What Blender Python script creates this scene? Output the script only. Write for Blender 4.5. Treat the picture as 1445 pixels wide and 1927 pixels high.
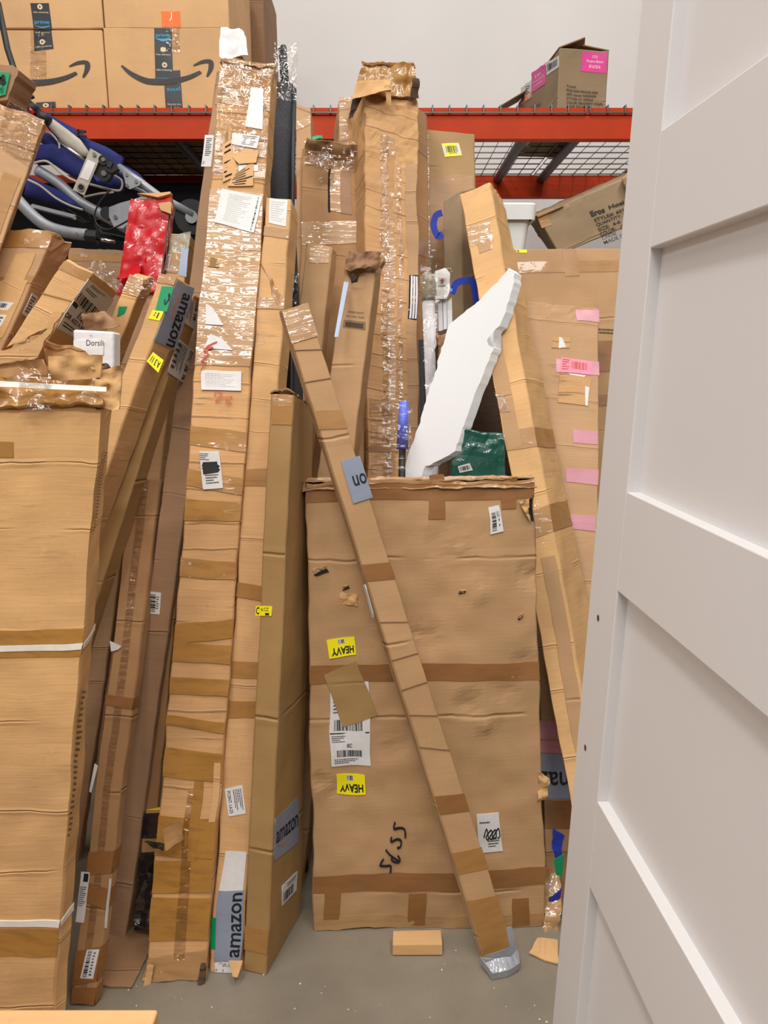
import bpy, bmesh, math, random
from mathutils import Vector, noise
from mathutils.geometry import tessellate_polygon
random.seed(7)
for o in list(bpy.data.objects): bpy.data.objects.remove(o)
scn = bpy.context.scene
COL = scn.collection
# ------------------------------------------------------------------ camera
F_PX, H_CAM, PITCH = 1350.0, 1.45, math.radians(12.0)
cam = bpy.data.cameras.new('camera'); cam.sensor_fit = 'VERTICAL'; cam.sensor_height = 36
cam.lens = F_PX/1927*36; cam.clip_start = .02
co = bpy.data.objects.new('camera', cam); COL.objects.link(co)
co.location = (0, 0, H_CAM); co.rotation_euler = (math.pi/2-PITCH, 0, 0); scn.camera = co
# ------------------------------------------------------------------ light
w = bpy.data.worlds.new('world'); scn.world = w; w.use_nodes = True
w.node_tree.nodes['Background'].inputs[0].default_value = (1, .96, .92, 1)
w.node_tree.nodes['Background'].inputs[1].default_value = .10
def area(x, y, z, sx, sy, power, rx=0, ry=0, col=(1, .97, .93)):
    l = bpy.data.lights.new('ceiling_light', 'AREA'); l.shape = 'RECTANGLE'; l.size = sx; l.size_y = sy
    l.energy = power; l.color = col
    o = bpy.data.objects.new('ceiling_light', l); COL.objects.link(o); o.location = (x, y, z); o.rotation_euler = (rx, ry, 0)
area(-1.0, .5, 4.9, .4, 2.6, 82)
area(1.2, .3, 4.9, .4, 2.6, 92)
area(-.6, -1.3, 4.2, 3.0, .25, 90, math.radians(34))
area(1.0, -3.6, 4.4, 4.0, .25, 62, math.radians(55))
area(-3.2, -.8, 3.6, .4, 2.6, 34, 0, math.radians(-52))
area(.9, 3.1, 5.3, 3.5, .5, 62)
scn.view_settings.view_transform = 'Standard'; scn.view_settings.look = 'None'
scn.view_settings.gamma = 1; scn.view_settings.use_curve_mapping = False
scn.view_settings.exposure = -0.04
# ------------------------------------------------------------------ reading the place
R_ = Vector((1, 0, 0)); U_ = Vector((0, math.sin(PITCH), math.cos(PITCH))); F_ = Vector((0, math.cos(PITCH), -math.sin(PITCH)))
CAM = Vector((0, 0, H_CAM))
def ray(px, py): return R_*((px-722.5)/F_PX) + U_*(-(py-963.5)/F_PX) + F_
def at(px, py, Y): d = ray(px, py); return CAM + d*(Y/d.y)
def fl(px, py, z=0): d = ray(px, py); return CAM + d*((z-H_CAM)/d.z)
def hit(px, py, p0, n):
    d = ray(px, py); return CAM + d*((p0-CAM).dot(n)/d.dot(n))
# ------------------------------------------------------------------ materials
M = {}
def newmat(name):
    m = bpy.data.materials.new(name); m.use_nodes = True; nt = m.node_tree
    return m, nt, nt.nodes['Principled BSDF']
def nd(nt, t, **k):
    n = nt.nodes.new(t)
    for a, v in k.items():
        if a[0] == 'i': n.inputs[int(a[1:])].default_value = v
        else: setattr(n, a, v)
    return n
def mth(nt, op, a, b=None, clamp=False):
    n = nt.nodes.new('ShaderNodeMath'); n.operation = op; n.use_clamp = clamp
    for i, x in enumerate((a, b)):
        if x is None: continue
        if isinstance(x, (int, float)): n.inputs[i].default_value = x
        else: nt.links.new(x, n.inputs[i])
    return n.outputs[0]
def ramp(nt, x, a, b, lo=0., hi=1.):
    n = nt.nodes.new('ShaderNodeMapRange'); n.interpolation_type = 'SMOOTHSTEP'
    nt.links.new(x, n.inputs[0]); n.inputs[1].default_value = a; n.inputs[2].default_value = b
    n.inputs[3].default_value = lo; n.inputs[4].default_value = hi; return n.outputs[0]
def noi(nt, vec, scale, detail=3, rough=.5, sx=None):
    if sx:
        mp = nt.nodes.new('ShaderNodeMapping'); mp.inputs[3].default_value = sx; nt.links.new(vec, mp.inputs[0]); vec = mp.outputs[0]
    n = nt.nodes.new('ShaderNodeTexNoise'); n.inputs['Scale'].default_value = scale; n.inputs['Detail'].default_value = detail
    n.inputs['Roughness'].default_value = rough; nt.links.new(vec, n.inputs['Vector']); return n.outputs['Fac']
def mixc(nt, fac, a, b):
    n = nt.nodes.new('ShaderNodeMix'); n.data_type = 'RGBA'
    if isinstance(fac, (int, float)): n.inputs[0].default_value = fac
    else: nt.links.new(fac, n.inputs[0])
    for i, x in ((6, a), (7, b)):
        if isinstance(x, tuple): n.inputs[i].default_value = (*x[:3], 1)
        else: nt.links.new(x, n.inputs[i])
    return n.outputs[2]
def srgb(r, g, b):
    # reflectance from a screen-like triple
    f = lambda c: (c/255/12.92 if c/255 < .04045 else ((c/255+.055)/1.055)**2.4)
    return (f(r), f(g), f(b))
def mul(c, k): return tuple(min(1, x*k) for x in c)
def card(name, col, crease=7., cstr=1., corr=1., dirt=.35, rough=.72, fibre=None):
    m, nt, bs = newmat(name)
    uv = nt.nodes.new('ShaderNodeUVMap').outputs[0]
    sp = nt.nodes.new('ShaderNodeSeparateXYZ'); nt.links.new(uv, sp.inputs[0]); u, v = sp.outputs[0], sp.outputs[1]
    big = noi(nt, uv, 3.5, 4); mid = noi(nt, uv, 22, 4, .6)
    corn = noi(nt, uv, 1, 1.5, .5, (3.5, 210, 1))          # corrugation lines across the board
    corw = noi(nt, uv, 1, 2, .5, (9, 36, 1))
    c = mixc(nt, ramp(nt, big, .3, .7), mul(col, .90), mul(col, 1.07))
    c = mixc(nt, mth(nt, 'MULTIPLY', ramp(nt, corn, .4, .68), .13*corr), c, mul(col, .62))
    fine = noi(nt, uv, 420, 2, .7)
    c = mixc(nt, mth(nt, 'MULTIPLY', ramp(nt, fine, .35, .7), .18), c, mul(col, .74))
    # rubbed dirt streaks
    st = noi(nt, uv, 1, 5, .65, (5, 60, 1)); pat = noi(nt, uv, 2.6, 3)
    dm = mth(nt, 'MULTIPLY', ramp(nt, st, .55, .72), ramp(nt, pat, .5, .66))
    c = mixc(nt, mth(nt, 'MULTIPLY', dm, dirt), c, mul(col, .28))
    c = mixc(nt, mth(nt, 'MULTIPLY', ramp(nt, noi(nt, uv, 1, 6, .7, (14, 9, 1)), .56, .7), .14+.2*dirt), c, mul(col, .6))
    lt = mth(nt, 'MULTIPLY', ramp(nt, mid, .6, .75), .22)
    c = mixc(nt, lt, c, mul(col, 1.25))
    # creases across the board
    wv = mth(nt, 'ADD', mth(nt, 'MULTIPLY', noi(nt, uv, 6, 3), .022), v)
    vo = nt.nodes.new('ShaderNodeTexVoronoi'); vo.voronoi_dimensions = '1D'; vo.feature = 'DISTANCE_TO_EDGE'
    vo.inputs['Scale'].default_value = 1
    nt.links.new(mth(nt, 'MULTIPLY', wv, crease), vo.inputs['W'])
    d = vo.outputs['Distance']
    presence = ramp(nt, noi(nt, uv, 1, 2, .5, (4, 5.5, 1)), .42, .55)
    cr = mth(nt, 'MULTIPLY', ramp(nt, d, 0., .016, 1, 0), presence)
    hump = mth(nt, 'MULTIPLY', ramp(nt, d, .01, .06, 1, 0), presence)
    h = mth(nt, 'ADD', mth(nt, 'MULTIPLY', corn, .16*corr), mth(nt, 'MULTIPLY', corw, .55*corr))
    h = mth(nt, 'ADD', h, mth(nt, 'MULTIPLY', mid, .35))
    h = mth(nt, 'ADD', h, mth(nt, 'MULTIPLY', cr, -1.5*cstr)); h = mth(nt, 'ADD', h, mth(nt, 'MULTIPLY', hump, .6*cstr))
    bp = nt.nodes.new('ShaderNodeBump'); bp.inputs['Strength'].default_value = .8; bp.inputs['Distance'].default_value = .0024
    nt.links.new(h, bp.inputs['Height']); nt.links.new(bp.outputs[0], bs.inputs['Normal'])
    nt.links.new(c, bs.inputs['Base Color']); bs.inputs['Roughness'].default_value = rough
    bs.inputs['Specular IOR Level'].default_value = .25
    M[name] = m
card('card', srgb(185, 147, 109))
card('card_warm', srgb(208, 164, 112), crease=6, cstr=1.1)
card('card_light', srgb(206, 162, 112), crease=8, cstr=.9)
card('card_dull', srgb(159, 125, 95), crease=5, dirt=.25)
card('card_smooth', srgb(163, 129, 83), crease=2.4, corr=.2, dirt=.1, rough=.5)
card('card_plain', srgb(181, 143, 103), crease=2.6, corr=.45, dirt=.12)
card('card_worn', srgb(200, 155, 106), crease=15, cstr=1.5, corr=1.6, dirt=.9)
card('card_brown', srgb(147, 111, 81), crease=5, dirt=.3)
card('card_pink', srgb(166, 126, 86), crease=4, corr=.5, dirt=.2)
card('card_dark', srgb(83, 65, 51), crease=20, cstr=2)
card('card_khaki', srgb(147, 125, 97), crease=3, corr=.3, dirt=.1)
card('card_print', srgb(208, 165, 118), crease=1.2, cstr=.3, corr=.35, dirt=.08)
def film(name, col, rough, wr=1., alpha=1., spec=.5, sx=(14, 60, 1), mott=.25, dist=.004, coat=0., cdist=.006):
    m, nt, bs = newmat(name)
    uv = nt.nodes.new('ShaderNodeUVMap').outputs[0]
    a = noi(nt, uv, 1, 4, .6, sx); b = noi(nt, uv, 30, 4, .6)
    ca = noi(nt, uv, 1, 1.5, .45, (sx[0], sx[1]*.8, 1)); cb = noi(nt, uv, 26, 1.5, .4)
    c = mixc(nt, mth(nt, 'MULTIPLY', ramp(nt, a, .42, .7), mott), col, mul(col, .45))
    nt.links.new(c, bs.inputs['Base Color'])
    h = mth(nt, 'ADD', mth(nt, 'MULTIPLY', a, wr), mth(nt, 'MULTIPLY', b, .5*wr))
    bp = nt.nodes.new('ShaderNodeBump'); bp.inputs['Strength'].default_value = .8; bp.inputs['Distance'].default_value = dist
    nt.links.new(h, bp.inputs['Height'])
    if coat:
        nt.links.new(mth(nt, 'ADD', mth(nt, 'MULTIPLY', ca, 1.), mth(nt, 'MULTIPLY', cb, .6)), bp.inputs['Height'])
        bs.inputs['Coat Weight'].default_value = coat; bs.inputs['Coat Roughness'].default_value = .05; bs.inputs['Coat IOR'].default_value = 1.55
        nt.links.new(bp.outputs[0], bs.inputs['Coat Normal']); bp.inputs['Distance'].default_value = cdist; bp.inputs['Strength'].default_value = 1
    else: nt.links.new(bp.outputs[0], bs.inputs['Normal'])
    bs.inputs['Roughness'].default_value = rough; bs.inputs['Specular IOR Level'].default_value = spec
    if alpha < 1:
        k = ramp(nt, b, .35, .7, alpha*.55, min(1, alpha*1.6)); nt.links.new(k, bs.inputs['Alpha'])
    M[name] = m
film('tape', srgb(164, 118, 62), .4, .5, coat=.3, cdist=.0015)
film('tape_old', srgb(168, 120, 56), .4, .9, mott=.45, coat=.45, cdist=.004)
film('tape_dark', srgb(142, 96, 52), .45, .5, coat=.3, cdist=.0015)
film('tape_shiny', srgb(176, 134, 88), .4, 1.6, sx=(9, 80, 1), mott=.3, coat=1., cdist=.008)
film('red_tape', srgb(190, 8, 22), .35, 1.2, sx=(9, 14, 1), mott=.2, coat=.45, cdist=.012)
film('grey_tape', srgb(136, 144, 162), .4, .3, mott=.1, dist=.001)
film('duct_tape', srgb(150, 152, 158), .35, 1.2, sx=(30, 30, 1), coat=.6)
film('pink_tape', srgb(198, 134, 146), .35, .4, mott=.1, dist=.002)
film('black_film', srgb(20, 21, 27), .35, 1.6, sx=(12, 40, 1), coat=1., cdist=.01)
film('green_film', srgb(0, 74, 60), .35, .6, sx=(8, 20, 1), coat=.6)
film('bubble', srgb(180, 178, 156), .3, 2.2, alpha=.6, sx=(60, 60, 1), coat=1., cdist=.014)
film('navy', srgb(38, 44, 98), .8, .8, sx=(14, 14, 1), mott=.2, spec=.2)
film('foam_board', srgb(244, 243, 243), .8, .3, sx=(160, 160, 1), mott=.03, spec=.2, dist=.0012)
film('white_bag', srgb(212, 208, 208), .45, 1.2, sx=(14, 14, 1), mott=.05, dist=.003)
def clearfilm(name, k, sx=(20, 55, 1), dist=.01):
    m, nt, bs = newmat(name); out = nt.nodes['Material Output']; nt.nodes.remove(bs)
    uv = nt.nodes.new('ShaderNodeUVMap').outputs[0]
    ca = noi(nt, uv, 1, 2, .5, sx); cb = noi(nt, uv, 38, 2, .5); h = mth(nt, 'ADD', ca, mth(nt, 'MULTIPLY', cb, .8))
    bp = nt.nodes.new('ShaderNodeBump'); bp.inputs['Strength'].default_value = 1; bp.inputs['Distance'].default_value = dist; nt.links.new(h, bp.inputs['Height'])
    g = nt.nodes.new('ShaderNodeBsdfGlossy'); g.inputs['Roughness'].default_value = .07; nt.links.new(bp.outputs[0], g.inputs['Normal']); g.inputs['Color'].default_value = (1, 1, 1, 1)
    t = nt.nodes.new('ShaderNodeBsdfTransparent'); t.inputs['Color'].default_value = (.95, .94, .92, 1)
    lw = nt.nodes.new('ShaderNodeLayerWeight'); lw.inputs['Blend'].default_value = .35; nt.links.new(bp.outputs[0], lw.inputs['Normal'])
    f = mth(nt, 'ADD', mth(nt, 'MULTIPLY', lw.outputs['Fresnel'], .5), mth(nt, 'MULTIPLY', ramp(nt, cb, .35, .75), k), True)
    mx = nt.nodes.new('ShaderNodeMixShader'); nt.links.new(f, mx.inputs[0]); nt.links.new(t.outputs[0], mx.inputs[1]); nt.links.new(g.outputs[0], mx.inputs[2])
    nt.links.new(mx.outputs[0], out.inputs[0]); M[name] = m
clearfilm('clear', .10); clearfilm('clear_thin', .03, (12, 90, 1), .008)
def flat(name, col, rough=.55, metal=0., spec=.4, nscale=0, namt=.1, bump=0.):
    m, nt, bs = newmat(name)
    bs.inputs['Roughness'].default_value = rough; bs.inputs['Metallic'].default_value = metal
    bs.inputs['Specular IOR Level'].default_value = spec
    tc = nt.nodes.new('ShaderNodeTexCoord').outputs['Object']
    n = noi(nt, tc, nscale or 25, 4, .6)
    nt.links.new(mixc(nt, ramp(nt, n, .35, .7), mul(col, 1-namt), mul(col, 1+namt*.4)), bs.inputs['Base Color'])
    if bump:
        bp = nt.nodes.new('ShaderNodeBump'); bp.inputs['Strength'].default_value = bump; bp.inputs['Distance'].default_value = .003
        nt.links.new(n, bp.inputs['Height']); nt.links.new(bp.outputs[0], bs.inputs['Normal'])
    M[name] = m
flat('paper', srgb(214, 212, 210), .6, namt=.05, nscale=60)
flat('paper_grey', srgb(208, 205, 202), .6, namt=.05)
flat('yellow', srgb(240, 226, 20), .45, namt=.04)
flat('green', srgb(6, 142, 92), .4, namt=.06)
flat('orange', srgb(240, 108, 24), .4, namt=.05)
flat('magenta', srgb(222, 70, 150), .5, namt=.05)
flat('pinkpaper', srgb(240, 142, 166), .6, namt=.05)
flat('peach', srgb(240, 160, 120), .6)
flat('ink', srgb(28, 28, 32), .6, namt=.15)
flat('ink_soft', srgb(86, 62, 44), .7, namt=.3, nscale=200)
flat('ink_smile', srgb(62, 58, 56), .6, namt=.12)
flat('ink_brown', srgb(70, 56, 40), .7, namt=.15)
flat('ink_red', srgb(190, 70, 50), .6)
flat('ink_blue', srgb(70, 160, 200), .5)
flat('ink_cream', srgb(226, 200, 166), .6)
flat('ink_white', srgb(240, 236, 236), .5)
flat('tape_black', srgb(48, 50, 54), .35, namt=.1)
flat('prime_blue', srgb(32, 38, 60), .5)
flat('blue', srgb(40, 60, 170), .35, namt=.2)
flat('grip_blue', srgb(92, 108, 214), .35, namt=.1)
flat('light_blue', srgb(166, 182, 206), .4, namt=.05)
flat('black', srgb(24, 24, 27), .5, namt=.2)
flat('shade_black', srgb(12, 12, 14), .8, spec=.15)  # near-black colour that paints in the shade under the shelf
flat('hole', srgb(30, 26, 24), .9, namt=.2)
flat('mesh_black', srgb(52, 52, 56), .7, nscale=260, namt=.55, bump=1.)
flat('alu', srgb(146, 148, 154), .42, metal=.35)
flat('steel', srgb(196, 196, 196), .25, metal=1.)
flat('deck_wire', srgb(92, 88, 86), .4, metal=.8)
flat('zinc', srgb(92, 92, 94), .45, metal=.7)
flat('beam', srgb(182, 56, 16), .55, spec=.2, namt=.08, nscale=9)
flat('beige', srgb(172, 164, 152), .85, namt=.1)
flat('white_plastic', srgb(226, 228, 224), .35, namt=.02)
flat('white_profile', srgb(214, 212, 216), .4, namt=.05)
flat('door_white', srgb(216, 213, 213), .42, namt=.015, nscale=3)
flat('strap_white', srgb(226, 220, 210), .45, namt=.08)
flat('brown_hole', srgb(96, 60, 50), .8)
def wallmat():
    m, nt, bs = newmat('painted_wall'); tc = nt.nodes.new('ShaderNodeTexCoord').outputs['Object']
    a = noi(nt, tc, 1.3, 4); b = noi(nt, tc, 1, 5, .7, (9, 9, 26)); c2 = noi(nt, tc, 2.2, 2)
    c = mixc(nt, ramp(nt, a, .3, .7), srgb(216, 212, 208), srgb(222, 218, 215))
    k = mth(nt, 'MULTIPLY', ramp(nt, b, .7, .76), ramp(nt, c2, .52, .62))
    c = mixc(nt, mth(nt, 'MULTIPLY', k, .5), c, srgb(140, 132, 126))
    nt.links.new(c, bs.inputs['Base Color']); bs.inputs['Roughness'].default_value = .7; M['wall'] = m
    m, nt, bs = newmat('concrete_floor'); tc = nt.nodes.new('ShaderNodeTexCoord').outputs['Object']
    a = noi(nt, tc, 2.2, 6, .6); b = noi(nt, tc, 90, 4, .7); c2 = noi(nt, tc, 12, 5, .7)
    c = mixc(nt, ramp(nt, a, .3, .7), srgb(116, 107, 92), srgb(134, 124, 108))
    c = mixc(nt, mth(nt, 'MULTIPLY', ramp(nt, c2, .5, .75), .35), c, srgb(112, 104, 92))
    c = mixc(nt, mth(nt, 'MULTIPLY', ramp(nt, b, .5, .8), .3), c, srgb(98, 92, 82))
    nt.links.new(c, bs.inputs['Base Color']); nt.links.new(ramp(nt, a, .3, .8, .38, .6), bs.inputs['Roughness'])
    bp = nt.nodes.new('ShaderNodeBump'); bp.inputs['Strength'].default_value = .3; bp.inputs['Distance'].default_value = .001
    nt.links.new(b, bp.inputs['Height']); nt.links.new(bp.outputs[0], bs.inputs['Normal']); M['floor'] = m
wallmat()
# ------------------------------------------------------------------ mesh helpers
def obj(name, verts, faces, mat, parent=None, smooth=False, uvs=None):
    me = bpy.data.meshes.new(name); o = bpy.data.objects.new(name, me); COL.objects.link(o)
    org = Vector((0, 0, 0))
    if parent is None and verts:
        xs = [v[0] for v in verts]; ys = [v[1] for v in verts]; zs = [v[2] for v in verts]
        org = Vector(((min(xs)+max(xs))/2, (min(ys)+max(ys))/2, min(zs)))
        o.location = org
    elif parent is not None:
        o.parent = parent; org = WORLD.get(parent.name, Vector((0, 0, 0)))
    WORLD[o.name] = org
    me.from_pydata([Vector(v)-org for v in verts], [], faces); me.materials.append(M[mat])
    if smooth: me.polygons.foreach_set('use_smooth', [True]*len(me.polygons))
    ul = me.uv_layers.new(name='UVMap')
    if uvs is None:
        for p in me.polygons:
            n = p.normal; ax = max(range(3), key=lambda k: abs(n[k]))
            for li in p.loop_indices:
                q = me.vertices[me.loops[li].vertex_index].co
                ul.data[li].uv = (q.y, q.z) if ax == 0 else (q.x, q.z) if ax == 1 else (q.x, q.y)
    else:
        for li, l in enumerate(me.loops): ul.data[li].uv = uvs[l.vertex_index]
    me.update(); return o
WORLD = {}
def thing(name, label, cat, loc, group=None):
    o = bpy.data.objects.new(name, None); COL.objects.link(o); o.location = loc; o.empty_display_size = .05
    WORLD[o.name] = Vector(loc); o['label'] = label; o['category'] = cat
    if group: o['group'] = group
    return o
def tag(o, label, cat, group=None, kind=None):
    o['label'] = label; o['category'] = cat
    if group: o['group'] = group
    if kind: o['kind'] = kind
    return o
def boxvf(x0, x1, y0, y1, z0, z1):
    v = [(x0,y0,z0),(x1,y0,z0),(x1,y1,z0),(x0,y1,z0),(x0,y0,z1),(x1,y0,z1),(x1,y1,z1),(x0,y1,z1)]
    return v, [(0,3,2,1),(4,5,6,7),(0,1,5,4),(1,2,6,5),(2,3,7,6),(3,0,4,7)]
class MB:
    def __init__(s): s.v = []; s.f = []
    def add(s, v, f):
        k = len(s.v); s.v += [Vector(a) for a in v]; s.f += [tuple(i+k for i in q) for q in f]; return s
    def box(s, *a): return s.add(*boxvf(*a))
    def tube(s, pts, r, n=10, flat_=1.):
        pts = [Vector(p) for p in pts]; rings = []
        up = Vector((0, 1, 0))
        for i, p in enumerate(pts):
            t = (pts[min(i+1, len(pts)-1)]-pts[max(i-1, 0)]).normalized()
            a = t.cross(up); a = a.normalized() if a.length > 1e-3 else Vector((1, 0, 0)); b = a.cross(t).normalized()
            rr = r[i] if isinstance(r, (list, tuple)) else r
            rings.append([p+a*math.cos(2*math.pi*k/n)*rr+b*math.sin(2*math.pi*k/n)*rr*flat_ for k in range(n)])
        v = [q for g in rings for q in g]; f = []
        for i in range(len(pts)-1):
            for k in range(n): f.append((i*n+k, (i+1)*n+k, (i+1)*n+(k+1) % n, i*n+(k+1) % n))
        f.append(tuple(range(n))); f.append(tuple((len(pts)-1)*n+k for k in reversed(range(n))))
        return s.add(v, f)
    def build(s, name, mat, parent=None, smooth=False): return obj(name, s.v, s.f, mat, parent, smooth)
def smoothpts(pts, k=5):
    P = [Vector(p) for p in pts]; out = []
    for i in range(len(P)-1):
        a, b, c, d = P[max(i-1, 0)], P[i], P[i+1], P[min(i+2, len(P)-1)]
        for j in range(k):
            t = j/k
            out.append(.5*((2*b)+(c-a)*t+(2*a-5*b+4*c-d)*t*t+(3*b-a-3*c+d)*t**3))
    return out+[P[-1]]
def slab(name, pts, th, mat, parent=None, bulge=0., dirv=None, rag=0., seed=0, step=.012):
    """solid sheet: outline (world points, roughly planar), real thickness away from the viewer"""
    P = [Vector(p) for p in pts]
    if rag:
        Q = []
        for i, p in enumerate(P):
            q = P[(i+1) % len(P)]; n = max(1, int((q-p).length/step))
            for j in range(n):
                r = p.lerp(q, j/n); Q.append((r, rag))
        nn = Vector((0, 0, 0))
        for i in range(len(P)): nn += P[i].cross(P[(i+1) % len(P)])
        nn.normalize(); P = []
        for rp, rg in Q:
            dv = noise.noise_vector(rp*55+Vector((seed, 0, 0)))*rg; P.append(rp+dv-nn*dv.dot(nn))
    n = Vector((0, 0, 0))
    for i in range(len(P)): n += P[i].cross(P[(i+1) % len(P)])
    n.normalize()
    if n.dot(CAM-P[0]) < 0: n = -n; P.reverse()
    back = dirv if dirv is not None else -n*th
    bm = bmesh.new(); fv = [bm.verts.new(p) for p in P]
    f = bm.faces.new(fv); r = bmesh.ops.triangulate(bm, faces=[f])
    if bulge:
        bmesh.ops.subdivide_edges(bm, edges=[e for e in bm.edges if e.calc_length() > .03], cuts=2, use_grid_fill=True)
        bmesh.ops.triangulate(bm, faces=bm.faces)
        for v in bm.verts:
            if not v.is_boundary: v.co += n*bulge*(.7+.6*noise.noise(v.co*14))
    top = list(bm.faces); ex = bmesh.ops.extrude_face_region(bm, geom=top)
    for v in [g for g in ex['geom'] if isinstance(g, bmesh.types.BMVert)]: v.co += back
    bmesh.ops.recalc_face_normals(bm, faces=bm.faces)
    vs = [v.co.copy() for v in bm.verts]; bm.verts.index_update(); fs = [tuple(v.index for v in f.verts) for f in bm.faces]
    bm.free(); return obj(name, vs, fs, mat, parent, smooth=bool(bulge))
def patch(name, q, mat, parent=None, amp=.006, freq=18, th=.0, seed=0, step=.01, curl=None):
    """crumpled sheet between four world points TL,TR,BR,BL"""
    TL, TR, BR, BL = [Vector(p) for p in q]
    W = max((TR-TL).length, (BR-BL).length); Hh = max((TL-BL).length, (TR-BR).length)
    nu, nv = max(2, min(60, int(W/step))), max(2, min(90, int(Hh/step)))
    n = (TR-TL).cross(BL-TL).normalized()
    if n.dot(CAM-TL) < 0: n = -n
    V = []; UV = []
    for j in range(nv+1):
        for i in range(nu+1):
            s, t = i/nu, j/nv
            p = (BL*(1-s)+BR*s)*(1-t)+(TL*(1-s)+TR*s)*t
            a = noise.noise_vector(p*freq+Vector((seed*3.1, 0, 0)))+.6*noise.noise_vector(p*freq*2.7)+.22*noise.noise_vector(p*freq*7)
            p = p+n*a.x*amp*1.5+a*amp*.5
            if curl: p += n*curl*(t**2)
            V.append(p); UV.append((s*W+seed*.37, t*Hh))
    f = [(j*(nu+1)+i, j*(nu+1)+i+1, (j+1)*(nu+1)+i+1, (j+1)*(nu+1)+i) for j in range(nv) for i in range(nu)]
    if th:
        k = len(V); V2 = [p-n*th for p in V]; f2 = [tuple(reversed([i+k for i in g])) for g in f]
        bd = [i for i in range(nu+1)]+[j*(nu+1)+nu for j in range(1, nv+1)]+[nv*(nu+1)+i for i in range(nu-1, -1, -1)]+[j*(nu+1) for j in range(nv-1, 0, -1)]
        L = len(bd); k2 = 2*k
        f3 = [(k2+(i+1) % L, k2+i, k2+L+i, k2+L+(i+1) % L) for i in range(L)]
        V += V2; UV += UV; V += [V[i].copy() for i in bd]+[V[i+k].copy() for i in bd]; UV += [UV[i] for i in bd]*2; f = f+f2+f3
    return obj(name, V, f, mat, parent, True, UV)
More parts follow.
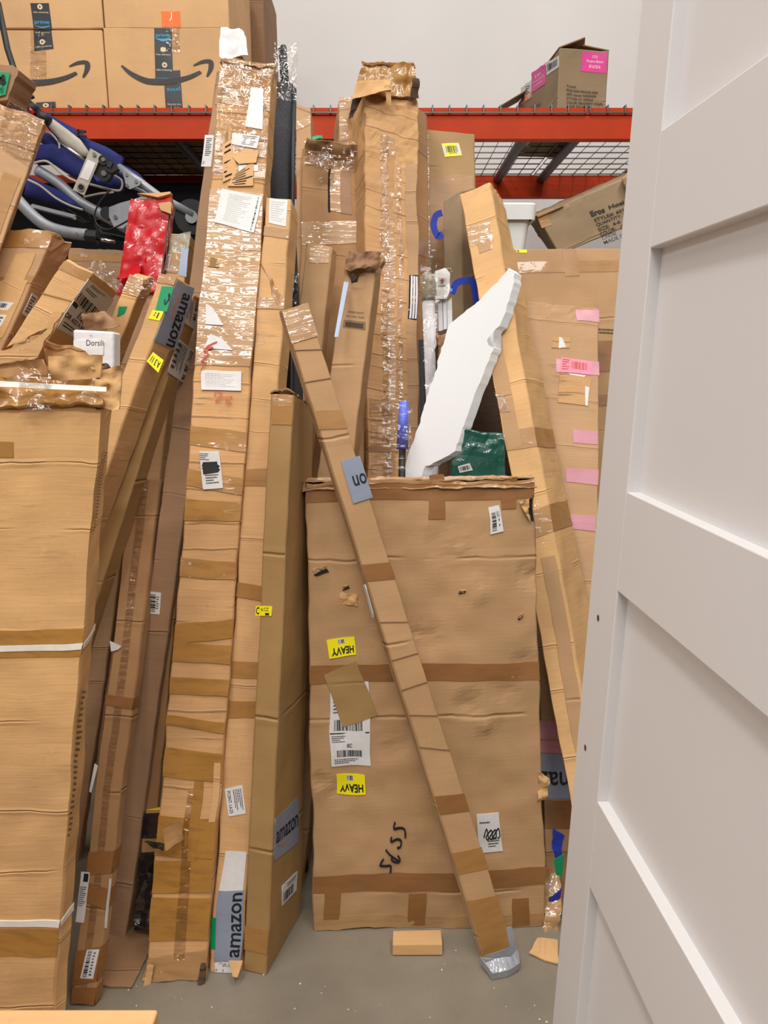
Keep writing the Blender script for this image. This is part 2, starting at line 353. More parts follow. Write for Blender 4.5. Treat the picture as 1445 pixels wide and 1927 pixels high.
# ------------------------------------------------------------------ cartons
TEXTQ = []
class Carton:
    """a cardboard box: front face read off the floor contact and the lean, then a real depth"""
    def __init__(c, name, label, F, yt, d=.1, side=None, yb=None, mat='card', amp=.002, crush=0., ext=.08, cat='box',
                 bcrush=0., body='carton_body', group=None, dents=(), shift=0., ybr=None, bext=.04, step=.016):
        BL, BR, TR, TL = F
        c.BL = fl(*BL) if yb is None else at(*BL, yb)
        c.BR = fl(*BR) if yb is None else at(*BR, ybr or yb)
        c.TL = at(*TL, yt)
        n = (c.BR-c.BL).cross(c.TL-c.BL).normalized()
        if n.y > 0: n = -n
        c.n = n; c.TR = hit(*TR, c.BL, n)
        inn = -n
        hb = Vector((inn.x, inn.y, 0)).normalized()*d
        if side:
            sd, sb, st = side
            B0, T0 = (c.BR, c.TR) if sd == 'R' else (c.BL, c.TL)
            vt = at(*st, T0.y+d*.97)-T0
            if sb is None: vb = Vector((vt.x, vt.y, 0))
            else: vb = (fl(*sb)-B0) if yb is None else (at(*sb, B0.y+d)-B0)
        else:
            vb = hb+Vector((shift*d, 0, 0)); vt = inn*d+Vector((shift*d, 0, 0))
            if yb is not None: vb = vt.copy()
        c.vb, c.vt = vb, vt
        c.corn = [c.BL, c.BR, c.TL, c.TR, c.BL+vb, c.BR+vb, c.TL+vt, c.TR+vt]   # s + 2t + 4w
        c.seed = random.uniform(0, 90); c.amp = amp; c.crush = crush; c.ext = ext; c.bcrush = bcrush; c.bext = bext
        c.mb = (c.BL+c.BR)/2; c.e = (c.TL+c.TR)/2-c.mb; c.Ln = c.e.length
        base = sum(((c.corn[i]) for i in (0, 1, 4, 5)), Vector())/4
        c.root = thing(name, label, cat, base, group)
        c.dents = [(hit(x, y, c.BL, c.n), a_, b_) for x, y, a_, b_ in dents]
        c.body = c.mesh(body, mat, step)
        c.zo = .0012
    dents = ()
    def tri(c, s, t, w):
        K = c.corn
        a = (K[0]*(1-s)+K[1]*s)*(1-t)+(K[2]*(1-s)+K[3]*s)*t
        b = (K[4]*(1-s)+K[5]*s)*(1-t)+(K[6]*(1-s)+K[7]*s)*t
        return a*(1-w)+b*w
    def disp(c, P):
        t = (P-c.mb).dot(c.e)/(c.Ln**2)
        q = P+Vector((c.seed, 0, 0))
        a = noise.noise_vector(q*5)*c.amp*1.6+noise.noise_vector(q*16)*c.amp
        dt = (t-(1-c.ext/c.Ln*1.0))/(c.ext/c.Ln) if c.crush else 0
        if dt > 0: a += (noise.noise_vector(q*24)+.6*noise.noise_vector(q*60))*c.crush*min(dt, 1.3)
        db = ((c.bext/c.Ln)-t)/(c.bext/c.Ln) if c.bcrush else 0
        if db > 0: a += (noise.noise_vector(q*26)+.5*noise.noise_vector(q*60))*c.bcrush*min(db, 1.)
        for dp, rad, dep in c.dents:
            k = (P-dp).length/rad
            if k < 1: a -= c.n*dep*(1-k*k)**2*(1+.5*noise.noise(P*45))
        r = P+a
        if r.z < .001 and c.BL.z < .01: r.z = .001
        return r
    def mesh(c, name, mat, step):
        W = max((c.BR-c.BL).length, (c.TR-c.TL).length); Hh = c.Ln; D = c.vb.length
        def par(L, mx):
            n = max(2, min(mx, int(L/step))); e = .004/L
            return [0, e]+[i/n for i in range(1, n)]+[1-e, 1]
        S, T, Wd = par(W, 30), par(Hh, 150), par(D, 16)
        idx = {}; V = []; faces = []; UV = []
        off = c.seed
        def vert(i, j, k, u, v, key):
            kk = (i, j, k, key)
            if kk in idx: return idx[kk]
            s, t, w_ = S[i], T[j], Wd[k]
            ex = (s in (0, 1), t in (0, 1), w_ in (0, 1)); r = .0016
            if sum(ex) >= 2:
                if ex[0]: s += r/W*(1 if s == 0 else -1)
                if ex[1]: t += r/Hh*(1 if t == 0 else -1)
                if ex[2]: w_ += r/D*(1 if w_ == 0 else -1)
            V.append(c.disp(c.tri(s, t, w_))); UV.append((u+off, v+off)); idx[kk] = len(V)-1; return idx[kk]
        ns, nt_, nw = len(S)-1, len(T)-1, len(Wd)-1
        for j in range(nt_):
            for i in range(ns):
                for k, key in ((0, 'f'), (nw, 'b')):
                    q = [vert(a, b, k, S[a]*W, T[b]*Hh, key) for a, b in ((i, j), (i+1, j), (i+1, j+1), (i, j+1))]
                    faces.append(tuple(q if k == 0 else reversed(q)))
            for k in range(nw):
                for i, key in ((0, 'l'), (ns, 'r')):
                    q = [vert(i, b, a, Wd[a]*D+3, T[b]*Hh, key) for a, b in ((k, j), (k+1, j), (k+1, j+1), (k, j+1))]
                    faces.append(tuple(reversed(q) if i == 0 else q))
        for i in range(ns):
            for k in range(nw):
                for j, key in ((0, 'd'), (nt_, 'u')):
                    q = [vert(a, j, b, S[a]*W+7, Wd[b]*D, key) for a, b in ((i, k), (i+1, k), (i+1, k+1), (i, k+1))]
                    faces.append(tuple(reversed(q) if j == 0 else q))
        return obj(name, V, faces, mat, c.root, False, UV)
    def frame(c, face):
        if face == 'F': return c.BL, c.n, c.BR-c.BL
        if face == 'R':
            n = (c.vb).cross(c.TR-c.BR).normalized()
            if n.dot(c.BR-c.BL) < 0: n = -n
            return c.BR, n, c.vb
        if face == 'L':
            n = (c.vb).cross(c.TL-c.BL).normalized()
            if n.dot(c.BL-c.BR) < 0: n = -n
            return c.BL, n, c.vb
        if face == 'D':
            return c.BL, Vector((0, 0, -1)), c.BR-c.BL
    def wq(c, q, face='F'):
        if face in 'RL':
            B0, T0 = (c.BR, c.TR) if face == 'R' else (c.BL, c.TL); other = (c.BL-c.BR) if face == 'R' else (c.BR-c.BL)
            e = T0-B0; out = []; t = .9
            for x, y in q:
                for _ in range(6):
                    v = c.vb.lerp(c.vt, max(0, min(1, t))); n = v.cross(e).normalized()
                    if n.dot(other) > 0: n = -n
                    P_ = hit(x, y, B0+e*t, n); wv = (P_-B0-e*t)
                    t += .7*(wv.dot(e)-v.dot(e)*(wv.dot(v)/v.dot(v)))/e.dot(e) if e.dot(e) else 0
                out.append(P_)
            return out, n
        p0, n, _ = c.frame(face); return [hit(x, y, p0, n) for x, y in q], n
    def grid(c, name, Q, n, mat, parent, zo, step=.016, lift=0.):
        TL, TR, BR, BL = Q
        W = max((TR-TL).length, .001); Hh = max((TL-BL).length, .001)
        nu, nv = max(1, min(30, int(W/step))), max(1, min(120, int(Hh/step)))
        V = []; UV = []
        ud = (c.BR-c.BL).normalized(); vd = c.e.normalized()
        for j in range(nv+1):
            for i in range(nu+1):
                s, t = i/nu, j/nv
                p = (BL*(1-s)+BR*s)*(1-t)+(TL*(1-s)+TR*s)*t
                r = c.disp(p)+n*(zo+lift*(max(0, abs(s-.5)*2-.6)*noise.noise(p*30)))
                V.append(r); UV.append(((p-c.BL).dot(ud)+c.seed, (p-c.BL).dot(vd)+c.seed))
        f = [(j*(nu+1)+i, j*(nu+1)+i+1, (j+1)*(nu+1)+i+1, (j+1)*(nu+1)+i) for j in range(nv) for i in range(nu)]
        k = len(V)                                                     # rim down to the board gives real thickness
        bd = [i for i in range(nu+1)]+[j*(nu+1)+nu for j in range(1, nv+1)]+[nv*(nu+1)+i for i in range(nu-1, -1, -1)]+[j*(nu+1) for j in range(nv-1, 0, -1)]
        L = len(bd); V += [V[i].copy() for i in bd]+[V[i]-n*zo*.9 for i in bd]; UV += [UV[i] for i in bd]*2
        f += [(k+(i+1) % L, k+i, k+L+i, k+L+(i+1) % L) for i in range(L)]
        return obj(name, V, f, mat, parent, True, UV)
    def piece(c, name, q, mat='tape', face='F', label=None, lift=0., dz=0.):
        Q, n = c.wq(q, face); c.zo += .00012
        o = c.grid(name, Q, n, mat, c.root, c.zo+dz, lift=lift)
        if label: o['label'] = label
        return Surf(c, o, Q, n, c.zo+dz)
    def tat(c, py):
        a = (c.BL+c.BR)/2; b = (c.TL+c.TR)/2
        lo, hi = 0., 1.
        for _ in range(30):
            m = (lo+hi)/2; P = a.lerp(b, m)-CAM
            y = 963.5-F_PX*P.dot(U_)/P.dot(F_)
            if y > py: lo = m
            else: hi = m
        return lo
    def bands(c, ys, mat='tape', skew=.006, wrap='', name='tape_band', s0=0.004, s1=.996):
        for y0, y1 in ys:
            t0, t1 = c.tat(y1), c.tat(y0); c.zo += .0001
            k = random.uniform(-1, 1)*skew
            Q = [c.tri(s0, t1+k, 0), c.tri(s1, t1-k, 0), c.tri(s1, t0-k, 0), c.tri(s0, t0+k, 0)]
            o = c.grid(name, Q, c.n, mat, c.root, c.zo)
            for sd in wrap:
                s = 1 if sd == 'R' else 0; p0, n, _ = c.frame(sd); kk = -k if s else k
                Q = [c.tri(s, t1+kk, 0.01), c.tri(s, t1+kk, .99), c.tri(s, t0+kk, .99), c.tri(s, t0+kk, 0.01)]
                o2 = c.grid(name, Q, n, mat, c.root, c.zo)
    def strip(c, s0, s1, t0, t1, mat='tape', face='F', name='tape_strip'):
        c.zo += .0001
        if face == 'F':
            Q = [c.tri(s0, t1, 0), c.tri(s1, t1, 0), c.tri(s1, t0, 0), c.tri(s0, t0, 0)]; n = c.n
        else:
            s = 1 if face == 'R' else 0; n = c.frame(face)[1]
            Q = [c.tri(s, t1, s0), c.tri(s, t1, s1), c.tri(s, t0, s1), c.tri(s, t0, s0)]
        return c.grid(name, Q, n, mat, c.root, c.zo)
    def on(c, q, face='F', dz=.0009):
        Q, n = c.wq(q, face); return Surf(c, c.root, Q, n, c.zo+dz)
class Surf:
    """a flat rectangle to print on: (u,v) in 0..1, u along its own reading direction"""
    def __init__(s, c, o, Q, n, zo): s.c, s.o, s.Q, s.n, s.zo = c, o, Q, n, zo
    def P(s, u, v, dz=.0005):
        TL, TR, BR, BL = s.Q
        p = (BL*(1-u)+BR*u)*(1-v)+(TL*(1-u)+TR*u)*v
        if s.c: p = s.c.disp(p)
        return p+s.n*(s.zo+dz)
    def text(s, t, u0, v0, u1, v1, mat='ink', name='printed_text', bold=0.): TEXTQ.append((s, t, u0, v0, u1, v1, mat, name, bold)); return s
    def lines(s, L, u0, v0, u1, v1, mat='ink', name='printed_text', gap=.3, bold=0.):
        TEXTQ.append((s, L, u0, v0, u1, v1, mat, name, bold)); return s
    def rect(s, u0, v0, u1, v1, mat, name, dz=.0004):
        V = [s.P(*a, dz) for a in ((u0, v0), (u1, v0), (u1, v1), (u0, v1))]
        return obj(name, V, [(0, 1, 2, 3)], mat, s.o)
    def bar(s, u0, v0, u1, v1, n=22, vert=False, mat='ink', name='barcode', seed=1):
        r = random.Random(seed); V = []; f = []; x = 0; xs = []
        while x < 1:
            w_ = r.choice((.4, .7, 1.1, 1.5))/n; xs.append((x, min(1, x+w_))); x += w_+r.choice((.4, .6, 1.))/n
        for a, b in xs:
            k = len(V)
            if vert: rc = [(u0, v0+(v1-v0)*a), (u1, v0+(v1-v0)*a), (u1, v0+(v1-v0)*b), (u0, v0+(v1-v0)*b)]
            else: rc = [(u0+(u1-u0)*a, v0), (u0+(u1-u0)*b, v0), (u0+(u1-u0)*b, v1), (u0+(u1-u0)*a, v1)]
            V += [s.P(*q, .0006) for q in rc]; f.append((k, k+1, k+2, k+3))
        obj(name, V, f, mat, s.o); return s
    def fine(s, u0, v0, u1, v1, n=4, mat='ink', seed=0, name='small_print', h=.45):
        """rows of tiny unreadable print"""
        r = random.Random(seed); V = []; f = []
        for i in range(n):
            y1 = v1-(v1-v0)*i/n; y0 = y1-(v1-v0)/n*h; x = 0
            end = r.uniform(.55, 1)
            while x < end:
                w_ = r.uniform(.02, .09); k = len(V)
                V += [s.P(u0+(u1-u0)*a, b, .0006) for a, b in ((x, y0), (min(end, x+w_), y0), (min(end, x+w_), y1), (x, y1))]
                f.append((k, k+1, k+2, k+3)); x += w_+.02
        obj(name, V, f, mat, s.o); return s
    def stroke(s, pts, wd, mat='ink', name='marker_writing', k=6, asp=1.):
        """thick pen line; wd may be a list; pts in uv"""
        sp = smoothpts([(a, b*asp, 0) for a, b in pts], k); n = len(sp); V = []; f = []
        for i, p in enumerate(sp):
            t = (sp[min(i+1, n-1)]-sp[max(i-1, 0)]); t = t.normalized() if t.length > 0 else Vector((1, 0, 0)); m = Vector((-t.y, t.x, 0))
            if isinstance(wd, (list, tuple)):
                x = i/(n-1)*(len(wd)-1); j = min(int(x), len(wd)-2); ww = wd[j]*(1-(x-j))+wd[j+1]*(x-j)
            else: ww = wd
            for sg in (1, -1):
                q = p+m*ww*sg*.5; V.append(s.P(q.x, q.y/asp, .0006))
        for i in range(n-1): f.append((2*i, 2*i+1, 2*i+3, 2*i+2))
        obj(name, V, f, mat, s.o); return s
def flush_text():
    objs = []
    for i, (s, t, u0, v0, u1, v1, mat, name, bold) in enumerate(TEXTQ):
        cu = bpy.data.curves.new('t%d' % i, 'FONT'); cu.body = t; cu.resolution_u = 3; cu.offset = bold; cu.space_line = .95
        o = bpy.data.objects.new('t%d' % i, cu); COL.objects.link(o); objs.append(o)
    dg = bpy.context.evaluated_depsgraph_get(); dg.update()
    for o, (s, t, u0, v0, u1, v1, mat, name, bold) in zip(objs, TEXTQ):
        me = o.evaluated_get(dg).to_mesh()
        vs = [v.co.copy() for v in me.vertices]; fs = [tuple(p.vertices) for p in me.polygons]
        if vs:
            x0, x1 = min(v.x for v in vs), max(v.x for v in vs); y0, y1 = min(v.y for v in vs), max(v.y for v in vs)
            V = [s.P(u0+(u1-u0)*(v.x-x0)/(x1-x0), v0+(v1-v0)*(v.y-y0)/(y1-y0), .0007) for v in vs]
            obj(name, V, fs, mat, s.o)
        o.evaluated_get(dg).to_mesh_clear()
    for o in objs:
        cu = o.data; bpy.data.objects.remove(o); bpy.data.curves.remove(cu)
def grey_logo(c, q, face='F', txt='amazon', span=(.08, .92), vv=(.3, .72), smile=True):
    s = c.piece('printed_grey_tape', q, 'grey_tape', face, 'grey tape with black lettering')
    s.text(txt, span[0], vv[0], span[1], vv[1], 'ink', 'lettering', .012)
    return s
def smile(s, name='printed_arrow'):
    s.stroke([(0, .72), (.12, .42), (.27, .2), (.42, .16), (.6, .2), (.75, .32), (.88, .5)], [.02, .06, .085, .1, .085, .065, .045], 'ink_smile', name, 8, .45)
    s.stroke([(.8, .72), (.9, .84), (.985, .84), (.992, .62), (.95, .34)], [.015, .05, .06, .055, .02], 'ink_smile', name, 6, .45)
# ================================================================== the setting
def struct(o): o['kind'] = 'structure'; return o
struct(MB().box(-4, 4, -2.2, 4.62, -.1, 0).build('floor', 'floor'))
struct(MB().box(-4, 4, 4.62, 4.74, 0, 5.6).build('wall_back', 'wall'))
struct(MB().box(-4.1, -4, -2.2, 4.62, 0, 5.6).build('wall_left', 'wall'))
# ================================================================== pallet rack
RY0, RY1, RZ = 3.05, 4.13, 2.295
rack = thing('pallet_rack', 'orange steel pallet rack with wire mesh shelf above the leaning boxes', 'rack', (-.3, RY0+.5, 0))
def beam(y, sgn):
    m = MB()
    y0, y1 = (y, y+.045) if sgn > 0 else (y-.045, y)
    m.box(-2.0, 1.55, y0, y1, RZ, RZ+.082)                       # main face
    ya, yb = (y0+.012, y1) if sgn > 0 else (y0, y1-.012)
    m.box(-2.0, 1.55, ya, yb, RZ+.082, RZ+.088)
    ya, yb = (y0+.004, y1-.01) if sgn > 0 else (y0+.01, y1-.004)
    m.box(-2.0, 1.55, ya, yb, RZ+.088, RZ+.112)
    return m
beam(RY0, 1).build('front_beam', 'beam', rack); beam(RY1, -1).build('rear_beam', 'beam', rack)
for x in (-2.04, 1.59):
    for y in (RY0, RY1-.07):
        m = MB().box(x-.04, x+.04, y, y+.07, 0, 3.6)
        m.build('upright', 'beam', rack)
for xa, xb, nb in ((-1.62, -.425, 0), (-.405, .782, 1), (.80, 1.55, 2)):
    m = MB(); r = .0029; zt = RZ+.118
    n = int((xb-xa)/.0655)
    for i in range(n+1):
        x = xa+(xb-xa)*i/n
        m.tube([(x, RY0-.006, RZ+.085), (x, RY0-.006, zt), (x, RY1+.004, zt), (x, RY1+.004, RZ+.085)], r, 6)
    for i in range(11):
        y = RY0+.1*i+.03; m.tube([(xa, y, zt-.004), (xb, y, zt-.004)], r, 6)
    m.tube([(xa, RY0-.011, RZ+.09), (xb, RY0-.011, RZ+.09)], r*1.2, 6)
    dk = m.build('wire_deck', 'deck_wire', rack)
    for x in {0: (-1.3, -.9, -.5), 1: (-.2, .2, .6), 2: (.83, 1.25)}[nb]:
        m = MB()
        m.tube([(x, RY0+.04, zt-.03), (x, RY1-.04, zt-.03)], .022, 12)
        m.build('support_channel', 'zinc', dk)
# ================================================================== white door on the right
door = thing('shaker_door', 'tall white panelled door slab standing on edge at the right', 'door', (.22, .42, 0))
DU = Vector((.055, -1, 0)).normalized(); DV = Vector((.0237, 0, 1)).normalized(); DN = DU.cross(DV).normalized()
if DN.x > 0: DN = -DN
D0 = Vector((.2145, .806, 0))
def dbox(m, u0, u1, v0, v1, d0, d1):
    P = lambda u, v, d: D0+DU*u+DV*v-DN*d
    v = [P(u0,v0,d0),P(u1,v0,d0),P(u1,v0,d1),P(u0,v0,d1),P(u0,v1,d0),P(u1,v1,d0),P(u1,v1,d1),P(u0,v1,d1)]
    return m.add(v, [(0,3,2,1),(4,5,6,7),(0,1,5,4),(1,2,6,5),(2,3,7,6),(3,0,4,7)])
DWd, DH, ST = .76, 2.06, .079
def dpart(name, args):
    m = MB(); dbox(m, *args); o = m.build(name, 'door_white', door)
    b = o.modifiers.new('b', 'BEVEL'); b.width = .0012; b.segments = 2
    return o
stile = dpart('stile', (0, ST, 0, DH, 0, .035)); dpart('stile', (DWd-ST, DWd, 0, DH, 0, .035))
rails = [(0, .24), (.495, .605), (.85, .961), (1.21, 1.317), (1.555, 1.659), (1.94, 2.06)]
for a, b in rails: dpart('rail', (ST, DWd-ST, a, b, 0, .035))
for (a, b), (c2, d2) in zip(rails[:-1], rails[1:]):
    m = MB(); dbox(m, ST-.004, DWd-ST+.004, b-.004, c2+.004, .0125, .024); m.build('panel', 'door_white', door)
def ddisc(z, u):
    c0 = D0+DU*u+DV*z+DN*.0006; V = [c0]; n = 16
    for i in range(n):
        a = 2*math.pi*i/n; V.append(c0+DU*math.cos(a)*.0032+DV*math.sin(a)*.0038)
    obj('drill_hole', V, [(0, i+1, (i+1) % n+1) for i in range(n)], 'brown_hole', stile)
def doorhit(px, py):
    p = hit(px, py, D0, DN)-D0; return p.dot(DV), p.dot(DU)
for p in ((1125, 1162), (1101, 1406)): ddisc(*doorhit(*p))
# ================================================================== boxes on the shelf
SZ = RZ+.122
def shelfbox(name, label, x0, x1, ztop, y0, y1, z0=SZ, mat='card_print', group=None):
    """x0,x1 / ztop as photo pixels on the box front at depth y0"""
    cx0 = at(x0, 120, y0).x; cx1 = at(x1, 120, y0).x
    zt = at(400, ztop, y0).z if ztop > -900 else z0+.35
    c = Carton.__new__(Carton)
    c.BL = Vector((cx0, y0, z0)); c.BR = Vector((cx1, y0, z0)); c.TL = Vector((cx0, y0, zt)); c.TR = Vector((cx1, y0, zt))
    c.n = Vector((0, -1, 0)); c.vb = c.vt = Vector((0, y1-y0, 0))
    c.corn = [c.BL, c.BR, c.TL, c.TR]+[p+c.vb for p in (c.BL, c.BR, c.TL, c.TR)]
    c.seed = random.uniform(0, 90); c.amp = .0012; c.crush = 0; c.ext = .05; c.bcrush = 0; c.bext = .05
    c.mb = (c.BL+c.BR)/2; c.e = (c.TL+c.TR)/2-c.mb; c.Ln = c.e.length
    c.root = thing(name, label, 'box', c.mb+c.vb*.5, group); c.zo = .0012; c.body = c.mesh('carton_body', mat, .03)
    return c
def darktape(c, q, face='F'): return c.piece('printed_black_tape', q, 'tape_black', face, 'black packing tape with pale print')
g1 = 'large shipping cartons stacked on the shelf'
b1 = shelfbox('shipping_carton', 'lower left arrow-printed carton on the shelf behind the black pole', -35, 197, 56, 3.1, 4.14, group=g1)
b2 = shelfbox('shipping_carton', 'lower right arrow-printed carton on the shelf with two strips of black tape', 199, 420, 52, 3.1, 4.14, group=g1)
zA = at(400, 56, 3.1).z+.004
b3 = shelfbox('shipping_carton', 'upper left plain carton above the arrow-printed ones at the frame edge', -20, 199, -1000, 3.1, 3.6, zA, group=g1)
b4 = shelfbox('shipping_carton', 'upper right carton on the shelf with an orange sticker at its lower edge', 202, 434, -1000, 3.1, 3.6, zA, group=g1)
b5 = shelfbox('shipping_carton', 'brown carton standing behind the stacked shelf cartons beside the bare wall', 415, 499, -60, 3.66, 4.1, SZ, 'card_brown')
b5.strip(.5, .53, .0, 1, 'tape_dark', name='seam_tape')
def prime(c, q, parts):
    s = darktape(c, q)
    for t in parts:
        if t[0] == 'p':
            s.text('prime', t[1], t[2], t[3], t[4], 'ink_blue', 'printed_text', .01)
            u0, v0, u1, v1 = t[1:5]; up = t[5]
            vb = v0-(v1-v0)*.25 if up else v0-(v1-v0)*.25
            s.stroke([(u0, vb+(v0-v1)*-.05), ((u0+u1)/2, vb-(v1-v0)*.25), (u1, vb+(v1-v0)*.1)], [.01, .05, .03], 'ink_blue', 'printed_arrow')
        elif t[0] == 'c':
            cu, cv, r, asp = t[1:5]; n = 18; V = [s.P(cu, cv, .0006)]+[s.P(cu+r*math.cos(6.2832*i/n), cv+r*asp*math.sin(6.2832*i/n), .0006) for i in range(n)]
            obj('printed_icon', V, [(0, i+1, (i+1) % n+1) for i in range(n)], 'ink_cream', s.o)
            V = [s.P(cu+a*r, cv+b*r*asp, .0009) for a, b in ((-.3, -.5), (.55, 0), (-.3, .5))]; obj('printed_icon', V, [(0, 1, 2)], 'tape_black', s.o)
        elif t[0] == 'b':
            cu, cv, r, asp = t[1:5]; V = [s.P(cu+a*r, cv+b*r*asp, .0006) for a, b in ((-1, .6), (0, .9), (1, .6), (1, -.7), (0, -1), (-1, -.7))]
            obj('printed_icon', V, [tuple(range(6))], 'ink_cream', s.o)
        else: s.text(t[0], *t[1:5], 'ink_cream', 'printed_text', .01)
    return s
s = b1.on([(-10, 110), (166, 110), (166, 165), (-10, 165)]); smile(s)
s = b2.on([(229, 108), (398, 108), (398, 163), (229, 163)]); smile(s)
prime(b3, [(57, 6), (92, 6), (98, 55), (64, 55)], [('c', .5, .86, .14, .75), ('video streaming', .08, .6, .92, .68), ('p', .1, .16, .9, .34, 1)])
prime(b1, [(64, 57), (97, 57), (101, 92), (65, 96)], [('free delivery', .1, .84, .9, .92), ('c', .45, .42, .14, 1.), ('video streaming', .08, .12, .92, .22)])
prime(b1, [(68, 193), (104, 191), (106, 208), (69, 208)], [('c', .5, .6, .16, 1.6)])
prime(b2, [(290, 53), (323, 53), (326, 155), (292, 155)], [('p', .1, .82, .9, .9, 1), ('b', .5, .61, .15, .33), ('free delivery', .08, .49, .92, .53), ('c', .55, .32, .15, .34), ('video streaming', .06, .2, .94, .25), ('p', .12, .03, .92, .09, 1)])
t2 = darktape(b2, [(308, 134), (339, 132), (344, 204), (312, 204)])
t2.text('prime', .92, .58, .14, .44, 'ink_blue'); t2.stroke([(.08, .68), (.5, .77), (.9, .66)], [.02, .06, .03], 'ink_blue', 'printed_arrow')
t2.text('free listening', .92, .14, .12, .07, 'ink_cream'); t2.text('ul', .75, 0.0, .45, .04, 'ink_cream')
o = b4.piece('orange_sticker', [(303, 22), (339, 22), (340, 51), (305, 51)], 'orange'); o.stroke([(.55, .95), (.53, .6), (.42, .4)], .04, 'ink_white', 'printed_text')
b2.piece('clear_tape', [(312, 46), (338, 48), (338, 100), (314, 96)], 'clear')
b1.piece('clear_tape', [(58, 58), (86, 58), (88, 150), (57, 150)], 'clear')
# carton with pink stickers on the shelf
zb = SZ; Yc = 3.17
c = Carton.__new__(Carton)
c.BL = Vector((at(1050, 150, Yc).x, Yc, zb)); c.BR = Vector((at(1143, 150, Yc+.03).x, Yc+.03, zb))
zt = at(1053, 90, Yc).z; c.TL = Vector((c.BL.x, Yc, zt)); c.TR = Vector((c.BR.x, Yc+.03, zt))
c.n = (c.BR-c.BL).cross(c.TL-c.BL).normalized(); 
if c.n.y > 0: c.n = -c.n
pb = at(977, 150, 3.78); c.vb = c.vt = Vector((pb.x-c.BL.x, .61, 0))
c.corn = [c.BL, c.BR, c.TL, c.TR]+[p+c.vb for p in (c.BL, c.BR, c.TL, c.TR)]
c.seed = 3.3; c.amp = .0015; c.crush = .003; c.ext = .05; c.bcrush = 0; c.bext = .05
c.mb = (c.BL+c.BR)/2; c.e = (c.TL+c.TR)/2-c.mb; c.Ln = c.e.length
c.root = thing('shipping_carton', 'open carton with bright pink stickers standing alone on the right of the shelf', 'box', c.mb+c.vb*.5)
c.zo = .0012; c.body = c.mesh('carton_body', 'card_khaki', .03)
s = c.piece('pink_sticker', [(1095, 97), (1142, 100), (1140, 138), (1093, 134)], 'magenta')
s.text('LTO', .42, .7, .62, .84, 'ink_white'); s.text('Project Beach', .2, .44, .86, .6, 'ink_white'); s.text('8/16/2016', .3, .2, .75, .36, 'ink_white')
s = c.on([(1065, 158), (1141, 166), (1141, 210), (1065, 208)])
for i, (t, a, b) in enumerate((('Target', 0, .24), ('PO# 0335-9903220-3890', 0, .78), ('DPC-Item# 335000009', 0, .74), ('STYLE# LF-18596A', 0, .66), ('COLOR GRADIENT STRIPE', 0, .9), ('CASE PACK: 2', 0, .54), ('COUNTRY OF ORIGIN: CHINA', 0, .98))):
    y = .86-i*.152; s.text(t, a, y, b, y+.105, 'ink_brown', 'printed_text', .012)
LQ = lambda x0, x1, ya, yb, yc, yd: [(x0, ya), (x1, yb), (x1, yc), (x0, yd)]
s = c.piece('pink_sticker', LQ(1000, 1026, 138, 119, 157, 175), 'magenta', 'L'); s.text('LTO', .3, .6, .7, .75, 'ink_white'); s.text('Project Beach', .15, .38, .9, .5, 'ink_white'); s.text('8/16/2016', .2, .2, .8, .3, 'ink_white')
s = c.piece('shipping_label', LQ(1028, 1051, 118, 105, 127, 142), 'paper', 'L'); s.bar(.1, .25, .9, .8)
s = c.piece('shipping_label', LQ(981, 1000, 165, 150, 183, 197), 'paper', 'L'); s.bar(.1, .1, .4, .45); s.fine(.5, .3, .9, .8)
c.piece('orange_strip', LQ(981, 1000, 186, 171, 183, 197), 'peach', 'L')
s = c.on(LQ(980, 1022, 200, 182, 205, 222), 'L'); s.lines('Target\nPO# 0335-9903220-3890\nDPC-Item# 335000009', 0, 0, .9, .95, 'ink_brown')
T = c.corn
slab('top_flap', [T[2], T[2].lerp(T[6], .35), T[2].lerp(T[6], .3)+Vector((.16, 0, .055)), T[2]+Vector((.10, 0, .035))], .004, 'card_brown', c.root)
slab('top_flap', [T[3], T[3]+Vector((-.11, 0, .02)), T[7]+Vector((-.12, -.3, .03)), T[7]+Vector((0, -.35, 0))], .004, 'card_brown', c.root)
slab('top_flap', [T[6], T[6].lerp(T[2], .25), T[6]+Vector((-.1, -.03, -.035)), T[6]+Vector((-.08, .05, -.03))], .004, 'card_khaki', c.root)
# ================================================================== back layer on the floor
# wide flat carton on the right, other things rest on its top
wide = Carton('wide_flat_carton', 'wide plain carton with crossing tape along its top edge, behind the white foam board', [(950, 1492), (1215, 1492), (1185, 466), (968, 469)], 2.85, .5, mat='card_plain', shift=0)
wide.bands([(491, 512)], 'tape', .001); s = wide.piece('tape_strip', [(1057, 469), (1084, 469), (1090, 519), (1063, 520)], 'tape')
s = wide.piece('yellow_sticker', [(970, 470), (992, 470), (992, 476), (972, 476)], 'yellow'); s.text('4', .05, .1, .3, .9, 'ink')
s = wide.on([(1126, 618), (1170, 622), (1170, 634), (1126, 630)]); s.fine(0, 0, 1, 1, 2, 'ink_brown')
wide.bands([(642, 700), (745, 765)], 'tape_dark', .002)
